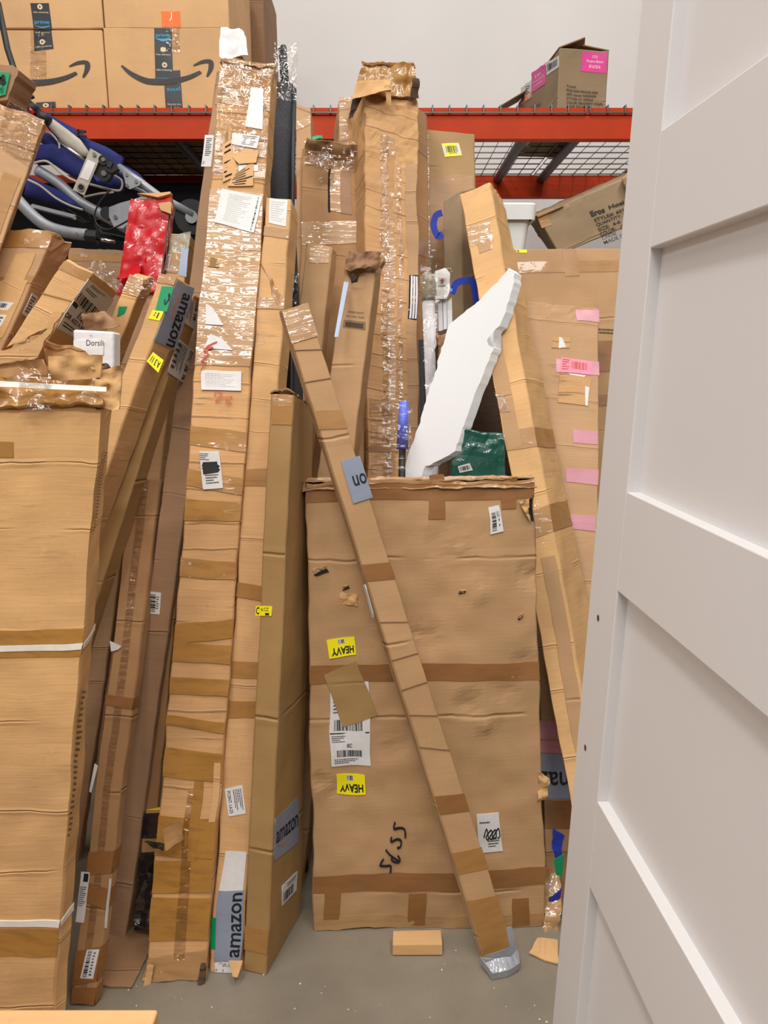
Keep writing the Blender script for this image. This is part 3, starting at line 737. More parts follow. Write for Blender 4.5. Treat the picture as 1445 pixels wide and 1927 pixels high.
# hosiery carton lying tilted
s_ = Carton('tilted_carton', 'tilted carton with black printed order details lying under the shelf beside the door', [(1052, 478), (1262, 395), (1214, 318), (1012, 407)], 2.96, .34, side=('L', (1036, 478), (990, 408)), yb=2.94, mat='card_khaki', amp=.002, crush=.004, ext=.03)
q = s_.on([(1108, 398), (1196, 368), (1222, 428), (1136, 462)])
q.text('Eros', 0, .84, .3, .99, 'ink', 'printed_text', .03); q.text('Hosiery', .4, .84, .98, .99, 'ink', 'printed_text', .03)
for i, (t, b) in enumerate((('STYLE#: 6013C-B', .95), ('QUANTITY: 50 PCS', .92), ('SIZE:  4-6', .5), ('COLOR:', .36), ('C/NO#:', .34), ('MADE IN CHINA', .9))):
    y = .67-i*.135; q.text(t, .02, y, b, y+.105, 'ink', 'printed_text', .01)
q.stroke([(.45, .27), (.5, .33), (.53, .27), (.57, .33), (.62, .27), (.66, .34), (.7, .42), (.69, .25), (.78, .32)], .012, 'ink')
q.stroke([(.52, .2), (.46, .22), (.52, .15), (.46, .12), (.52, .2)], .012, 'ink'); q.stroke([(.68, .22), (.68, .12)], .012, 'ink')
s_.piece('tape_strip', [(1012, 410), (1030, 404), (1038, 424), (1020, 430)], 'tape')
slab('top_flap', [at(1012, 407, 2.95), at(1060, 386, 2.95), at(1040, 392, 3.1), at(1000, 404, 3.08)], .004, 'card_dull', s_.root)
# corner of another carton by the door
c_ = Carton('tilted_carton', 'corner of a brown carton with clear tape, above the tilted printed carton by the door', [(1196, 400), (1290, 395), (1290, 300), (1168, 336)], 2.92, .3, yb=2.92, mat='card_dull', side=('L', (1190, 380), (1200, 300)))
c_.piece('clear_tape', [(1176, 342), (1200, 336), (1206, 352), (1182, 358)], 'clear')
# white bin
def bin_():
    r = thing('plastic_bin', 'white plastic bin with a thick rim behind the leaning ridged box', 'bin', at(960, 470, 3.05))
    Y = 2.93; x0, x1 = at(900, 400, Y).x, at(1011, 400, Y).x; zt, zr = at(900, 381, Y).z, at(900, 411, Y).z; zb = wide.TL.z+.004
    def ring(m, z, ins, r_=.025, n=5):
        P = []; X0, X1, Y0, Y1 = x0+ins, x1-ins, Y+ins, Y+.32-ins
        for cx, cy, a0 in ((X1-r_, Y0+r_, -90), (X1-r_, Y1-r_, 0), (X0+r_, Y1-r_, 90), (X0+r_, Y0+r_, 180)):
            for i in range(n+1):
                a = math.radians(a0+90*i/n); P.append(Vector((cx+r_*math.cos(a), cy+r_*math.sin(a), z)))
        return P
    def loft(rs):
        n = len(rs[0]); v = [p for g in rs for p in g]; f = []
        for i in range(len(rs)-1):
            for k in range(n): f.append((i*n+k, i*n+(k+1) % n, (i+1)*n+(k+1) % n, (i+1)*n+k))
        f.append(tuple(range((len(rs)-1)*n, len(rs)*n))); return MB().add(v, f)
    m = MB(); loft([ring(m, zb, .035), ring(m, zr+.01, .02), ring(m, zr+.01, .014), ring(m, zb+.01, .03)][:3]).build('bin_body', 'white_plastic', r)
    loft([ring(m, zr, .014), ring(m, zr-.003, .003), ring(m, zt-.006, 0), ring(m, zt, .004), ring(m, zt, .014), ring(m, zt-.01, .018)]).build('rim', 'white_plastic', r)
bin_()
# flat carton with pink tapes
pk = Carton('flat_carton', 'flat carton with pale pink tape strips down its right side', [(1030, 1715), (1126, 1715), (1127, 580), (988, 568)], 2.6, .1, mat='card', crush=.006, ext=.1)
for q in ([(1083, 583), (1127, 584), (1127, 607), (1086, 603)], [(1046, 676), (1127, 681), (1127, 707), (1047, 700)], [(1078, 808), (1124, 811), (1124, 836), (1078, 833)],
          [(1065, 881), (1126, 885), (1126, 913), (1066, 907)], [(1072, 968), (1121, 971), (1121, 1001), (1076, 996)], [(1000, 1355), (1080, 1360), (1080, 1392), (1000, 1390)], [(1000, 1393), (1080, 1396), (1080, 1418), (1000, 1416)]):
    pk.piece('pink_tape', q, 'pink_tape', label='pink tape')
s = pk.piece('pink_label', [(1056, 673), (1114, 681), (1113, 706), (1054, 700)], 'pinkpaper'); s.fine(.05, .1, .3, .9, 5, 'ink_red'); s.bar(.35, .3, .85, .8, 20, mat='ink_red')
pk.piece('paper_scrap', [(1069, 703), (1103, 707), (1098, 711), (1078, 709)], 'paper')
pk.piece('torn_patch', [(1054, 703), (1113, 712), (1106, 765), (1049, 757)], 'card_worn', label='rough patch where a label was torn off')
pk.piece('torn_patch', [(1041, 633), (1074, 636), (1072, 655), (1038, 655)], 'card_worn'); pk.piece('paper_scrap', [(1052, 634), (1058, 636), (1065, 653), (1051, 656)], 'paper')
pk.piece('paper_scrap', [(1101, 728), (1109, 730), (1105, 765), (1101, 764)], 'paper')
s = pk.piece('printed_grey_tape', [(1000, 1420), (1085, 1420), (1085, 1502), (1000, 1502)], 'grey_tape'); s.text('amazon', 1.2, .62, -.35, .3, 'ink', 'lettering', .012)
pk.bands([(1505, 1560)], 'tape_dark')
# yellowish box with a yellow barcode sticker
yb_ = Carton('leaning_carton', 'tan carton with a yellow bordered barcode sticker near its top', [(812, 1460), (915, 1460), (893, 252), (794, 243)], 2.92, .12, mat='card_smooth')
yb_.strip(0.02, .12, .02, .99, 'tape_shiny'); yb_.strip(.13, .95, .62, .93, 'tape')
s = yb_.piece('barcode_sticker', [(830, 272), (863, 270), (869, 294), (836, 297)], 'yellow'); s.rect(.02, .14, .98, .88, 'paper', 'sticker_centre'); s.bar(.18, .32, .84, .8, 22); s.fine(.3, .17, .8, .27, 1)
# strip of box beside the crumpled tower
n1 = Carton('leaning_carton', 'narrow carton strip behind the crumpled tower box with a brown tape band', [(770, 1540), (822, 1540), (803, 215), (770, 190)], 2.86, .06, mat='card_pink')
n1.bands([(450, 480), (265, 285)], 'tape_dark')
n2 = Carton('leaning_carton', 'narrow taped carton peeking out left of the crumpled tower box', [(640, 1500), (690, 1500), (690, 180), (638, 184)], 2.88, .06, mat='card', side=('L', (632, 1450), (628, 250)), crush=.006)
n2.bands([(183, 205), (215, 262)], 'tape_shiny')
n3 = Carton('leaning_carton', 'tan carton top with clear tape behind the black mesh roll', [(570, 1560), (612, 1560), (584, 200), (556, 199)], 2.8, .08, mat='card', side=('R', (640, 1500), (594, 262)))
n3.bands([(224, 240)], 'tape_shiny'); n3.bands([(200, 206)], 'tape')
# crumpled tower box
tw = Carton('tower_carton', 'tall crumpled carton wrapped in clear tape standing highest in the centre', [(700, 1560), (790, 1560), (786, 182), (684, 150)], 2.66, .14, mat='card_worn', amp=.004, crush=.008, ext=.5, side=('L', (690, 1500), (652, 226)), step=.012)
tw.strip(.42, .56, .0, .93, 'tape_old', name='seam_tape'); tw.strip(.30, .46, .1, .93, 'clear', name='clear_tape'); tw.strip(.62, .70, .35, .9, 'clear', name='clear_tape')
tw.strip(.05, .5, .3, .56, 'clear_thin', name='clear_tape'); tw.strip(.78, .99, .0, .9, 'card', name='overlap_flap')
tw.bands([(840, 850)], 'tape_dark')
# cap of torn board folded over its top
T = [tw.disp(p) for p in tw.corn]
def capq(pts, Ys): return [at(x, y, Y) for (x, y), Y in zip(pts, Ys)]
patch('top_cap', capq([(681, 120), (778, 124), (788, 183), (668, 172)], (2.64, 2.64, 2.62, 2.62)), 'tape_old', tw.root, .012, 16, .008, 3)
patch('top_cap', capq([(681, 121), (778, 124), (782, 128), (690, 126)], (2.64, 2.64, 2.80, 2.80)), 'tape_old', tw.root, .006, 20, .006, 5)
patch('torn_flap', capq([(672, 152), (735, 150), (736, 168), (664, 186)], (2.60, 2.60, 2.59, 2.59)), 'card_light', tw.root, .006, 20, .004, 9)
patch('torn_flap', capq([(668, 168), (688, 166), (664, 222), (655, 226)], (2.61, 2.61, 2.63, 2.64)), 'card_dark', tw.root, .008, 30, .006, 12)
patch('torn_flap', capq([(724, 160), (736, 160), (736, 200), (727, 196)], (2.59, 2.59, 2.60, 2.60)), 'card_light', tw.root, .004, 30, .003, 14)
patch('torn_flap', capq([(774, 150), (789, 150), (787, 184), (772, 182)], (2.6, 2.6, 2.6, 2.6)), 'card_dark', tw.root, .01, 40, .004, 17)
# torn window with white profiles in it
s = tw.piece('torn_hole', [(768, 518), (786, 516), (786, 602), (769, 600)], 'hole')
for k in range(3):
    o = tw.piece('white_profile', [(771+k*5, 519), (774.6+k*5, 519), (775+k*5, 599), (771.5+k*5, 599)], 'white_profile', dz=.001)
# box with clear plastic over its top
pl = Carton('plastic_wrapped_carton', 'wide carton with torn clear plastic and shiny tape over its crushed top', [(545, 1580), (676, 1580), (692, 292), (569, 276)], 2.72, .12, mat='card_pink', crush=.012, ext=.09, amp=.003)
pl.piece('clear_wrap', [(575, 262), (688, 282), (686, 322), (575, 312)], 'clear', lift=.01); pl.piece('clear_tape', [(622, 318), (655, 318), (657, 402), (622, 398)], 'tape_shiny')
pl.piece('black_seam', [(618, 318), (622, 318), (622, 400), (618, 400)], 'hole'); pl.piece('clear_tape', [(567, 418), (692, 414), (690, 456), (567, 460)], 'tape_shiny')
pl.piece('tape_strip', [(640, 320), (658, 320), (662, 404), (640, 402)], 'tape_dark')
patch('clear_wrap', [at(582, 262, 2.66), at(625, 268, 2.66), at(630, 345, 2.68), at(600, 345, 2.66)], 'clear', pl.root, .012, 22, 0, 2)
patch('clear_wrap', [at(650, 258, 2.66), at(692, 285, 2.66), at(690, 320, 2.68), at(640, 300, 2.66)], 'clear', pl.root, .014, 22, 0, 5)
patch('torn_flap', [at(578, 260, 2.66), at(688, 276, 2.66), at(692, 300, 2.68), at(574, 282, 2.68)], 'card_pink', pl.root, .01, 22, .004, 8)
s = pl.piece('sticker_scrap', [(588, 263), (606, 265), (606, 270), (590, 268)], 'green', dz=.012)
# plain long boxes in front of it
p20 = Carton('long_carton', 'plain upright long carton left of the roller shade box', [(432, 1700), (482, 1700), (627, 464), (578, 456)], 2.35, .07, mat='card_plain', side=('R', None, (636, 476)), crush=.004, ext=.05)
p20.piece('clear_tape', [(585, 458), (622, 464), (619, 496), (583, 494)], 'tape_shiny')
p21 = Carton('roller_shade_carton', 'roller shade carton with printed lines and a crushed taped top', [(492, 1680), (566, 1680), (710, 480), (650, 484)], 2.22, .09, mat='card_plain', side=('R', None, (721, 484)), crush=.012, ext=.07)
s = p21.on([(650, 584), (690, 588), (688, 622), (645, 617)])
s.text('Double Layered', .12, .88, .85, 1.0, 'ink_brown', 'printed_text', .01); s.text('Zebra Roller Shades', .04, .66, .9, .76, 'ink_brown')
for a in ((0.0, .05, .95, .08), (0.0, .42, .95, .45), (0, .05, .02, .45), (.93, .05, .95, .45)): s.rect(*a, 'ink_brown', 'printed_frame')
s.rect(.06, .14, .88, .24, 'ink_brown', 'printed_bar'); s.rect(.06, .28, .88, .36, 'ink_brown', 'printed_bar')
p21.piece('torn_hole', [(659, 520), (671, 519), (672, 530), (660, 533)], 'hole')
patch('torn_flap', [at(656, 512, 2.15), at(676, 518, 2.15), at(672, 532, 2.16), at(660, 528, 2.15)], 'card_dark', p21.root, .006, 60, .002, 3, step=.004)
patch('crushed_top', [at(650, 475, 2.2), at(717, 472, 2.2), at(712, 506, 2.19), at(650, 508, 2.18)], 'card_brown', p21.root, .01, 40, .004, 6, step=.006)
slab('loose_label', [at(647, 530, 2.16), at(656, 531, 2.16), at(636, 634, 2.08), at(629, 634, 2.08)], .002, 'light_blue', p21.root)
# black rolled mesh in a plastic sleeve
r = thing('mesh_roll', 'black mesh roll with thin frame tubes in a clear sleeve behind the taped box', 'roll', fl(552, 1660))
MB().tube([at(535, 168, 2.42), at(530, 380, 2.25), at(545, 700, 2.06), fl(556, 1655)+Vector((0, 0, .03))], .037, 20, .8).build('mesh_fabric', 'mesh_black', r, True)
MB().tube([at(545, 158, 2.41), at(545, 188, 2.39)], .009, 12).build('tube_end', 'alu', r, True)
MB().tube([at(553, 170, 2.36), at(549, 400, 2.2), at(548, 740, 1.98), fl(560, 1690)+Vector((0, 0, .01))], .008, 10).build('frame_tube', 'black', r, True)
MB().tube([at(527, 92, 2.46), at(536, 152, 2.42)], [.006, .013], 8).build('frame_tube', 'black', r, True)
MB().tube([at(533, 88, 2.46), at(540, 152, 2.42)], [.01, .006], 8).build('frame_tube', 'black', r, True)
patch('plastic_sleeve', [at(515, 81, 2.40), at(560, 83, 2.40), at(558, 190, 2.32), at(515, 190, 2.32)], 'clear', r, .008, 24, 0, 4, step=.007)
patch('plastic_sleeve', [at(540, 505, 2.08), at(563, 512, 2.08), at(556, 600, 2.04), at(542, 610, 2.04)], 'black_film', r, .01, 30, .001, 8, step=.008)
# very tall plain box left of the taped one
tp = Carton('tall_plain_carton', 'very tall plain carton with a white label half hidden behind the shiny taped one', [(198, 1762), (236, 1768), (462, 133), (407, 133)], 2.32, .07, mat='card_dull', side=('R', (262, 1725), (480, 140)))
s = tp.piece('barcode_label', [(278, 1113), (303, 1115), (300, 1156), (273, 1154)], 'paper'); s.bar(.22, .1, .65, .9, 18, True); s.fine(.7, .2, .9, .8, 6)
s = tp.piece('shipping_label', [(387, 255), (404, 256), (398, 316), (379, 315)], 'paper'); s.fine(.2, .3, .9, .9, 10); s.fine(.1, .05, .3, .15, 2)
tp.strip(0.1, .9, .955, .985, 'tape')
dk_ = thing('shade_filler', 'added near-black block standing in for the shade behind the folded stroller', 'filler', (-1.3, 3.6, 0))  # added block on runners, coloured near-black to make the under-shelf area dark
m = MB().box(-1.94, -.62, 3.36, 4.04, .13, 2.21); o = m.build('filler_block', 'shade_black', dk_); bv = o.modifiers.new('b', 'BEVEL'); bv.width = .03; bv.segments = 3
for y in (3.38, 3.66, 3.92): MB().box(-1.94, -.62, y, y+.1, 0, .13).build('filler_runner', 'card_brown', dk_)
# ================================================================== under and left of the shelf: stroller
Ys = 2.5
st = thing('folded_stroller', 'folded stroller with navy fabric and grey tubes lying under the shelf', 'stroller', at(150, 470, Ys))
def A(pts, Y=Ys): return [at(p[0], p[1], p[2] if len(p) > 2 else Y) for p in pts]
MB().tube(A([(14, 160), (50, 196)], 2.46), .0155, 14).build('handle_tube', 'alu', st, True)
g = MB().tube(A([(46, 192), (70, 213)], 2.455), .0175, 14).build('handle_grip', 'black', st, True); g['label'] = 'black and red handle grip'
MB().tube(A([(48, 200), (64, 215)], 2.442), .009, 10).build('red_marking', 'red_tape', g, True)
MB().tube(A([(68, 210), (92, 230)], 2.455), .0155, 12).build('tube_collar', 'black', st, True)
MB().tube(smoothpts(A([(52, 186), (58, 184), (64, 182)], 2.44), 3), .005, 8).build('lever', 'black', st, True)
slab('backrest_fabric', A([(70, 203), (112, 226), (150, 246), (165, 262), (200, 276), (228, 293), (225, 306), (258, 324), (274, 342), (268, 349), (240, 342), (215, 326), (185, 305), (160, 300), (120, 272), (90, 242)], 2.56), .03, 'navy', st, bulge=.012)
slab('harness_strap', A([(84, 224), (100, 224), (122, 240), (150, 262), (166, 285), (164, 296), (150, 292), (118, 268), (95, 244)], 2.50), .012, 'beige', st, bulge=.006)
slab('seat_fabric', A([(66, 272), (100, 270), (128, 280), (160, 306), (176, 332), (222, 332), (232, 348), (222, 362), (190, 352), (150, 340), (122, 324), (95, 305), (64, 306)], 2.52), .035, 'navy', st, bulge=.016)
slab('leg_rest_fabric', A([(52, 330), (82, 345), (112, 358), (140, 378), (156, 394), (130, 392), (92, 382), (45, 366)], 2.52), .03, 'navy', st, bulge=.012)
slab('side_fabric', A([(80, 248), (95, 250), (110, 262), (112, 280), (92, 276), (74, 262)], 2.53), .02, 'navy', st, bulge=.01)
for P, rr in (([(64, 307), (84, 303), (98, 310), (116, 326), (140, 340), (166, 346), (214, 358), (228, 356), (229, 340), (216, 331)], .0038), ([(52, 338), (76, 350), (104, 372), (130, 386), (156, 395)], .0035), ([(80, 248), (95, 251), (110, 268), (112, 280)], .003), ([(158, 371), (190, 364), (214, 362)], .0035)):
    MB().tube(smoothpts(A(P, 2.495), 5), rr, 8).build('fabric_piping', 'beige', st, True)
MB().tube(A([(109, 264), (162, 304)], 2.47), .0045, 10).build('push_rod', 'steel', st, True)
MB().tube(smoothpts(A([(70, 320), (110, 345), (150, 380), (195, 405), (250, 437)], 2.54), 5), .017, 14).build('frame_tube', 'alu', st, True)
MB().tube(A([(222, 315), (262, 342), (300, 370), (365, 405)], 2.50), .013, 14).build('frame_tube', 'alu', st, True)
MB().tube(smoothpts(A([(30, 372), (58, 402), (88, 425), (125, 437), (164, 442)], 2.46), 6), .0185, 14, .8).build('frame_tube', 'alu', st, True)
MB().tube(A([(235, 345), (285, 368), (340, 398)], 2.54), .006, 10).build('frame_tube', 'alu', st, True)
MB().tube(A([(60, 388), (142, 409)], 2.47), .0075, 6).build('link_bar', 'alu', st)
MB().tube(A([(162, 445), (183, 447)], 2.455), .022, 8, .8).build('tube_end_cap', 'black', st)
MB().tube(A([(180, 448), (216, 456)], 2.455), .0062, 12).build('axle_rod', 'steel', st, True)
pln = slab('bracket_plate', A([(170, 279), (191, 291), (158, 368), (137, 357)], 2.44), .004, 'beige', st)
slab('bracket_sticker', A([(165, 300), (180, 307), (166, 340), (150, 334)], 2.4385), .001, 'paper', pln)
def disc(name, px, py, r, Y, mat, par, th=.008, n=18):
    c0 = at(px, py, Y); d = (CAM-c0).normalized(); return MB().tube([c0+Vector((0, th, 0)), c0], r, n).build(name, mat, par, False)
def disc2(name, px, py, r, Y, mat, par, th=.008, n=18):
    c0 = at(px, py, Y); v = []; f = []
    for k, dy in ((0, 0), (1, th)):
        for i in range(n): a = 6.2832*i/n; v.append(c0+Vector((r*math.cos(a), dy, r*math.sin(a))))
    f = [tuple(range(n)), tuple(reversed(range(n, 2*n)))]+[(i, n+i, n+(i+1) % n, (i+1) % n) for i in range(n)]
    return obj(name, v, f, mat, par)
disc2('eyelet', 152, 352, .0125, 2.436, 'steel', pln); disc2('eyelet_hole', 152, 352, .0085, 2.4345, 'hole', pln, .002)
disc2('rivet', 177, 290, .006, 2.434, 'steel', pln)
jt = disc2('joint_hub', 194, 301, .015, 2.44, 'black', st, .02); disc2('rivet', 194, 300, .006, 2.436, 'steel', jt, .004)
jb = slab('joint_block', A([(198, 300), (216, 308), (222, 318), (210, 326), (196, 320), (192, 308)], 2.445), .02, 'black', st)
slab('latch', A([(204, 302), (212, 306), (208, 316), (200, 312)], 2.44), .004, 'tape_black', jb)
jw = disc2('joint_wheel', 195, 326, .0235, 2.45, 'black', st, .02, 24); disc2('rivet', 195, 326, .0085, 2.445, 'steel', jw, .006)
tr = slab('hinge_plate', A([(234, 321), (266, 341), (262, 349), (245, 356), (239, 354), (232, 330)], 2.47), .006, 'alu', st)
for x, y in ((238, 328), (256, 341), (239, 349)): disc2('rivet', x, y, .0055, 2.466, 'steel', tr, .005)
sp_ = slab('side_plate', A([(205, 390), (225, 382), (255, 374), (285, 362), (262, 390), (246, 415), (232, 430), (215, 428), (205, 408)], 2.46), .006, 'alu', st)
disc2('rivet', 217, 408, .0065, 2.456, 'steel', sp_, .005); disc2('rivet', 292, 366, .006, 2.47, 'steel', st, .005)
disc2('rivet', 140, 410, .0055, 2.458, 'steel', st, .005); disc2('joint_hub', 200, 401, .02, 2.475, 'black', st, .02)
for x, y in ((144, 440), (156, 443)): disc2('rivet', x, y, .0048, 2.443, 'steel', st, .004)
MB().tube(smoothpts(A([(208, 356), (188, 380), (178, 404), (184, 424), (204, 432), (232, 420), (262, 400)], 2.43), 6), .0028, 8).build('brake_cable', 'black', st, True)
wh = disc2('front_wheel', 360, 408, .055, 2.5, 'black', st, .04, 28); disc2('wheel_hub', 360, 408, .02, 2.49, 'alu', wh, .01)
bk = MB()
for a in ([(146, 243), (160, 245), (160, 249), (146, 247)], [(146, 250), (161, 254), (161, 258), (146, 254)], [(143, 243), (148, 243), (148, 257), (143, 256)]):
    P = A(a, 2.53); bk.add(P+[p+Vector((0, .01, 0)) for p in P], [(0,1,2,3),(7,6,5,4),(0,4,5,1),(1,5,6,2),(2,6,7,3),(3,7,4,0)])
bk.build('harness_buckle', 'black', st)
for P in ([(222, 330), (262, 352), (300, 376)], [(170, 400), (190, 440), (235, 450)], [(118, 392), (160, 420), (190, 415)]):
    MB().tube(A(P, 2.58), .009, 8).build('frame_strut', 'black', st, True)
# red taped box, bubble wrapped box
rd = Carton('red_wrapped_carton', 'carton top wrapped in glossy red tape below the folded stroller', [(70, 1620), (150, 1620), (325, 368), (248, 376)], 2.25, .08, mat='card', side=('R', None, (329, 380)), amp=.003)
t0 = rd.tat(530)
for a, b, s0, s1 in ((t0-.01, .998, 0.0, 1.0), (t0-.02, t0+.06, 0, 1)):
    Q = [rd.tri(s0, b, 0), rd.tri(s1, b-.002, 0), rd.tri(s1, a, 0), rd.tri(s0, a, 0)]; rd.zo += .003
    Q2 = [q+rd.n*.010 for q in Q]; patch('red_tape_wrap', Q2, 'red_tape', rd.root, .004, 22, .002, 4, step=.008)
Q = [rd.tri(0.0, 1.0, 0)+rd.n*.006, rd.tri(.55, .99, 0)+rd.n*.007, rd.tri(.6, .90, 0)+rd.n*.007, rd.tri(0, .93, 0)+rd.n*.006]
patch('red_tape_wrap', Q, 'red_tape', rd.root, .004, 22, .002, 9, step=.008)
rd.zo = .001; Q = [rd.tri(1, .99, 0.02), rd.tri(1, .99, .98), rd.tri(1, t0, .98), rd.tri(1, t0, .02)]
patch('red_tape_wrap', [q+Vector((.004, 0, 0)) for q in Q], 'red_tape', rd.root, .002, 22, .001, 7)
pq = [rd.tri(0, t0+.005, 0)+rd.n*.012, rd.tri(.5, t0+.03, 0)+rd.n*.012, at(262, 527, 2.13), at(222, 527, 2.13)]
patch('red_tape_end', [v_+rd.n*.01 for v_ in pq], 'red_tape', rd.root, .006, 26, .001, 11)
rd.zo = .022; rd.piece('bare_board', [(301, 387), (325, 385), (326, 407), (306, 400)], 'card_light')
rd.piece('bare_board', [(262, 371), (325, 367), (325, 371), (300, 376)], 'card_light')
bk2 = Carton('gap_carton', 'dull carton standing in the shade behind the crinkled clear sheet, under the stroller', [(110, 1440), (242, 1440), (236, 470), (128, 466)], 3.0, .2, mat='card_dull', crush=.004)
bk2.bands([(480, 492)], 'tape')
bb = Carton('bubble_wrapped_box', 'narrow box with bubble wrapped end and pale blue strip beside the red one', [(170, 1600), (214, 1600), (358, 441), (319, 437)], 2.25, .06, mat='card_light', amp=.002)
bb.bands([(436, 478)], 'bubble', name='bubble_wrap'); s = bb.piece('pale_blue_strip', [(341, 466), (355, 468), (350, 522), (335, 518)], 'light_blue')
bb.piece('clear_tape', [(317, 475), (342, 475), (332, 515), (312, 512)], 'tape_shiny'); s = bb.piece('label_edge', [(314, 478), (321, 478), (316, 510), (310, 508)], 'paper'); s.fine(.1, .1, .9, .9, 8)
# ================================================================== leaning boxes on the left
c11 = Carton('left_edge_carton', 'ridged carton wrapped in clear film at the left edge, under the green label', [(-640, 1810), (-480, 1810), (86, 230), (-60, 172)], 1.98, .12, mat='card', crush=.004, ext=.12, side=('R', None, (87, 238)))
c11.bands([(200, 262)], 'tape_shiny'); c11.strip(.72, .94, .5, .93, 'tape')
c11.piece('clear_wrap', [(20, 190), (86, 230), (60, 320), (-10, 270)], 'clear_thin')
gf = thing('green_label_carton', 'worn carton corner with a green label at the far left edge', 'box', at(-20, 190, 2.02))
slab('carton_body', A([(-60, 118), (24, 122), (34, 132), (14, 188), (-60, 200)], 2.06), .1, 'card_dull', gf, rag=.004)
gl = slab('green_label', A([(-20, 134), (19, 137), (10, 178), (-20, 186)], 2.055), .0015, 'green', gf)
sf = Surf(None, gl, [Vector(p)+Vector((0, -.001, 0)) for p in A([(-20, 134), (19, 137), (10, 178), (-20, 186)], 2.055)], Vector((0, -1, 0)), .0005)
sf.text('PS', .55, .1, .85, .35, 'ink'); sf.stroke([(.5, .5), (.7, .85), (.8, .5), (.6, .6)], .12, 'ink'); sf.stroke([(.5, .8), (.9, .55)], .08, 'ink')
# black pole upper left
MBp = MB().tube([at(-4, 5, 2.3), at(14, 92, 2.28), at(46, 190, 2.26), at(63, 262, 2.25)], .0085, 12)
tag(MBp.build('black_pole', 'black', None, True), 'thin black pole crossing in front of the arrow-printed shelf carton at upper left', 'pole')
c10 = Carton('leaning_carton', 'carton with crushed taped top and two white labels, leftmost below the stroller', [(-600, 1722), (-468, 1722), (101, 436), (18, 429)], 1.95, .11, mat='card', crush=.006, ext=.06, side=('R', None, (137, 458)), amp=.003)
c10.bands([(434, 466), (520, 534)], 'tape'); c10.strip(.1, .9, .85, .93, 'card_light', name='paper_patch')
c10.piece('pale_patch', [(28, 478), (66, 476), (18, 588), (-20, 588)], 'card_light', label='paler rectangle of board')
s = c10.piece('shipping_label', [(-4, 566), (25, 569), (14, 583), (-10, 583)], 'paper'); s.bar(.2, .3, .7, .8, 10)
s = c10.piece('shipping_label', [(-10, 590), (12, 592), (2, 612), (-14, 612)], 'paper'); s.fine(.1, .2, .9, .8, 2)
c10.strip(.15, .85, .80, .86, 'tape_dark', 'R')
s = c10.piece('shipping_label', [(57, 552), (69, 560), (50, 598), (38, 590)], 'paper_grey', 'R'); s.fine(.1, .1, .9, .9, 6)
c9 = Carton('leaning_carton', 'tilted carton with large white shipping labels on its shaded side', [(-760, 1760), (-700, 1760), (178, 515), (124, 488)], 1.78, .15, mat='card_light', side=('R', None, (221, 550)), crush=.003, ext=.05, amp=.002)
c9.bands([(505, 520), (560, 562)], 'tape')
Q, n9 = c9.wq([(171, 527), (216, 560), (170, 630), (106, 617)], 'R')
s = c9.piece('shipping_label', [(167, 527), (213, 564), (180, 612), (140, 565)], 'paper_grey', 'R')
s.fine(.15, .8, .75, .92, 3); s.fine(.1, .55, .5, .7, 2); s.bar(.05, .02, .85, .4, 20)
s = c9.piece('shipping_label', [(139, 567), (179, 613), (150, 640), (107, 618)], 'paper_grey', 'R')
s.rect(.02, .86, .18, 1.0, 'ink', 'black_square'); s.text('OR 652 9-95', .0, .42, .8, .6, 'ink', 'printed_text', .02); s.bar(.35, .66, .95, .95, 14); s.text('RS', .7, .1, .9, .28, 'ink', 'printed_text', .02); s.fine(.1, .1, .6, .3, 2)
c6 = Carton('leaning_carton', 'carton with a small green sticker and loose film on top, under the red one', [(-230, 1690), (-190, 1690), (273, 524), (241, 517)], 1.98, .09, mat='card_warm', side=('R', None, (293, 523)), crush=.004, ext=.05)
s = c6.piece('green_sticker', [(224, 577), (240, 577), (234, 590), (220, 596)], 'green'); c6.bands([(520, 552)], 'tape_shiny')
patch('clear_wrap', [at(250, 515, 1.93), at(292, 523, 1.93), at(276, 575, 1.93), at(246, 560, 1.92)], 'clear', c6.root, .008, 28, 0, 3)
# long smooth box and the printed tape box beside it
c4 = Carton('long_smooth_carton', 'long smooth golden carton leaning left with a black-lettered white label near its top', [(-95, 1780), (-27, 1790), (365, 556), (348, 548)], 1.99, .07, mat='card_smooth', side=('R', None, (383, 566)), amp=.0012)
s = c4.piece('shipping_label', [(335, 636), (366, 662), (346, 721), (315, 700)], 'paper_grey', 'R')
s.text('DTC', .66, .95, .9, .74, 'ink'); 
for (t, v0, v1) in (('DTC', .97, .72), ('JSB', .66, .44), ('PB', .38, .22)):
    pass
s.fine(.05, .1, .3, .9, 5)
TEXTQ.pop()
ss = Surf(c4, s.o, [s.Q[1], s.Q[2], s.Q[3], s.Q[0]], s.n, s.zo)
ss.text('DTC  JSB  P8', .06, .72, .94, .92, 'ink', 'printed_text', .02); ss.fine(.05, .1, .9, .6, 8)
s = c4.piece('shipping_label', [(357, 560), (374, 572), (368, 622), (344, 606)], 'paper_grey', 'R'); ss = Surf(c4, s.o, [s.Q[1], s.Q[2], s.Q[3], s.Q[0]], s.n, s.zo); ss.text('JSB P8', .0, .55, .7, .85, 'ink', 'printed_text', .02); ss.fine(.05, .05, .9, .45, 5)
c5 = Carton('long_printed_carton', 'long carton with grey lettered tape and yellow stickers leaning beside the golden one', [(-150, 1760), (-118, 1764), (333, 520), (300, 516)], 1.86, .08, mat='card_light', side=('R', None, (365, 542)), crush=.002, ext=.04)
s = c5.piece('printed_grey_tape', [(332, 527), (365, 542), (330, 661), (289, 642)], 'grey_tape', 'R', 'grey tape with black lettering')
ss = Surf(c5, s.o, [s.Q[1], s.Q[2], s.Q[3], s.Q[0]], s.n, s.zo)
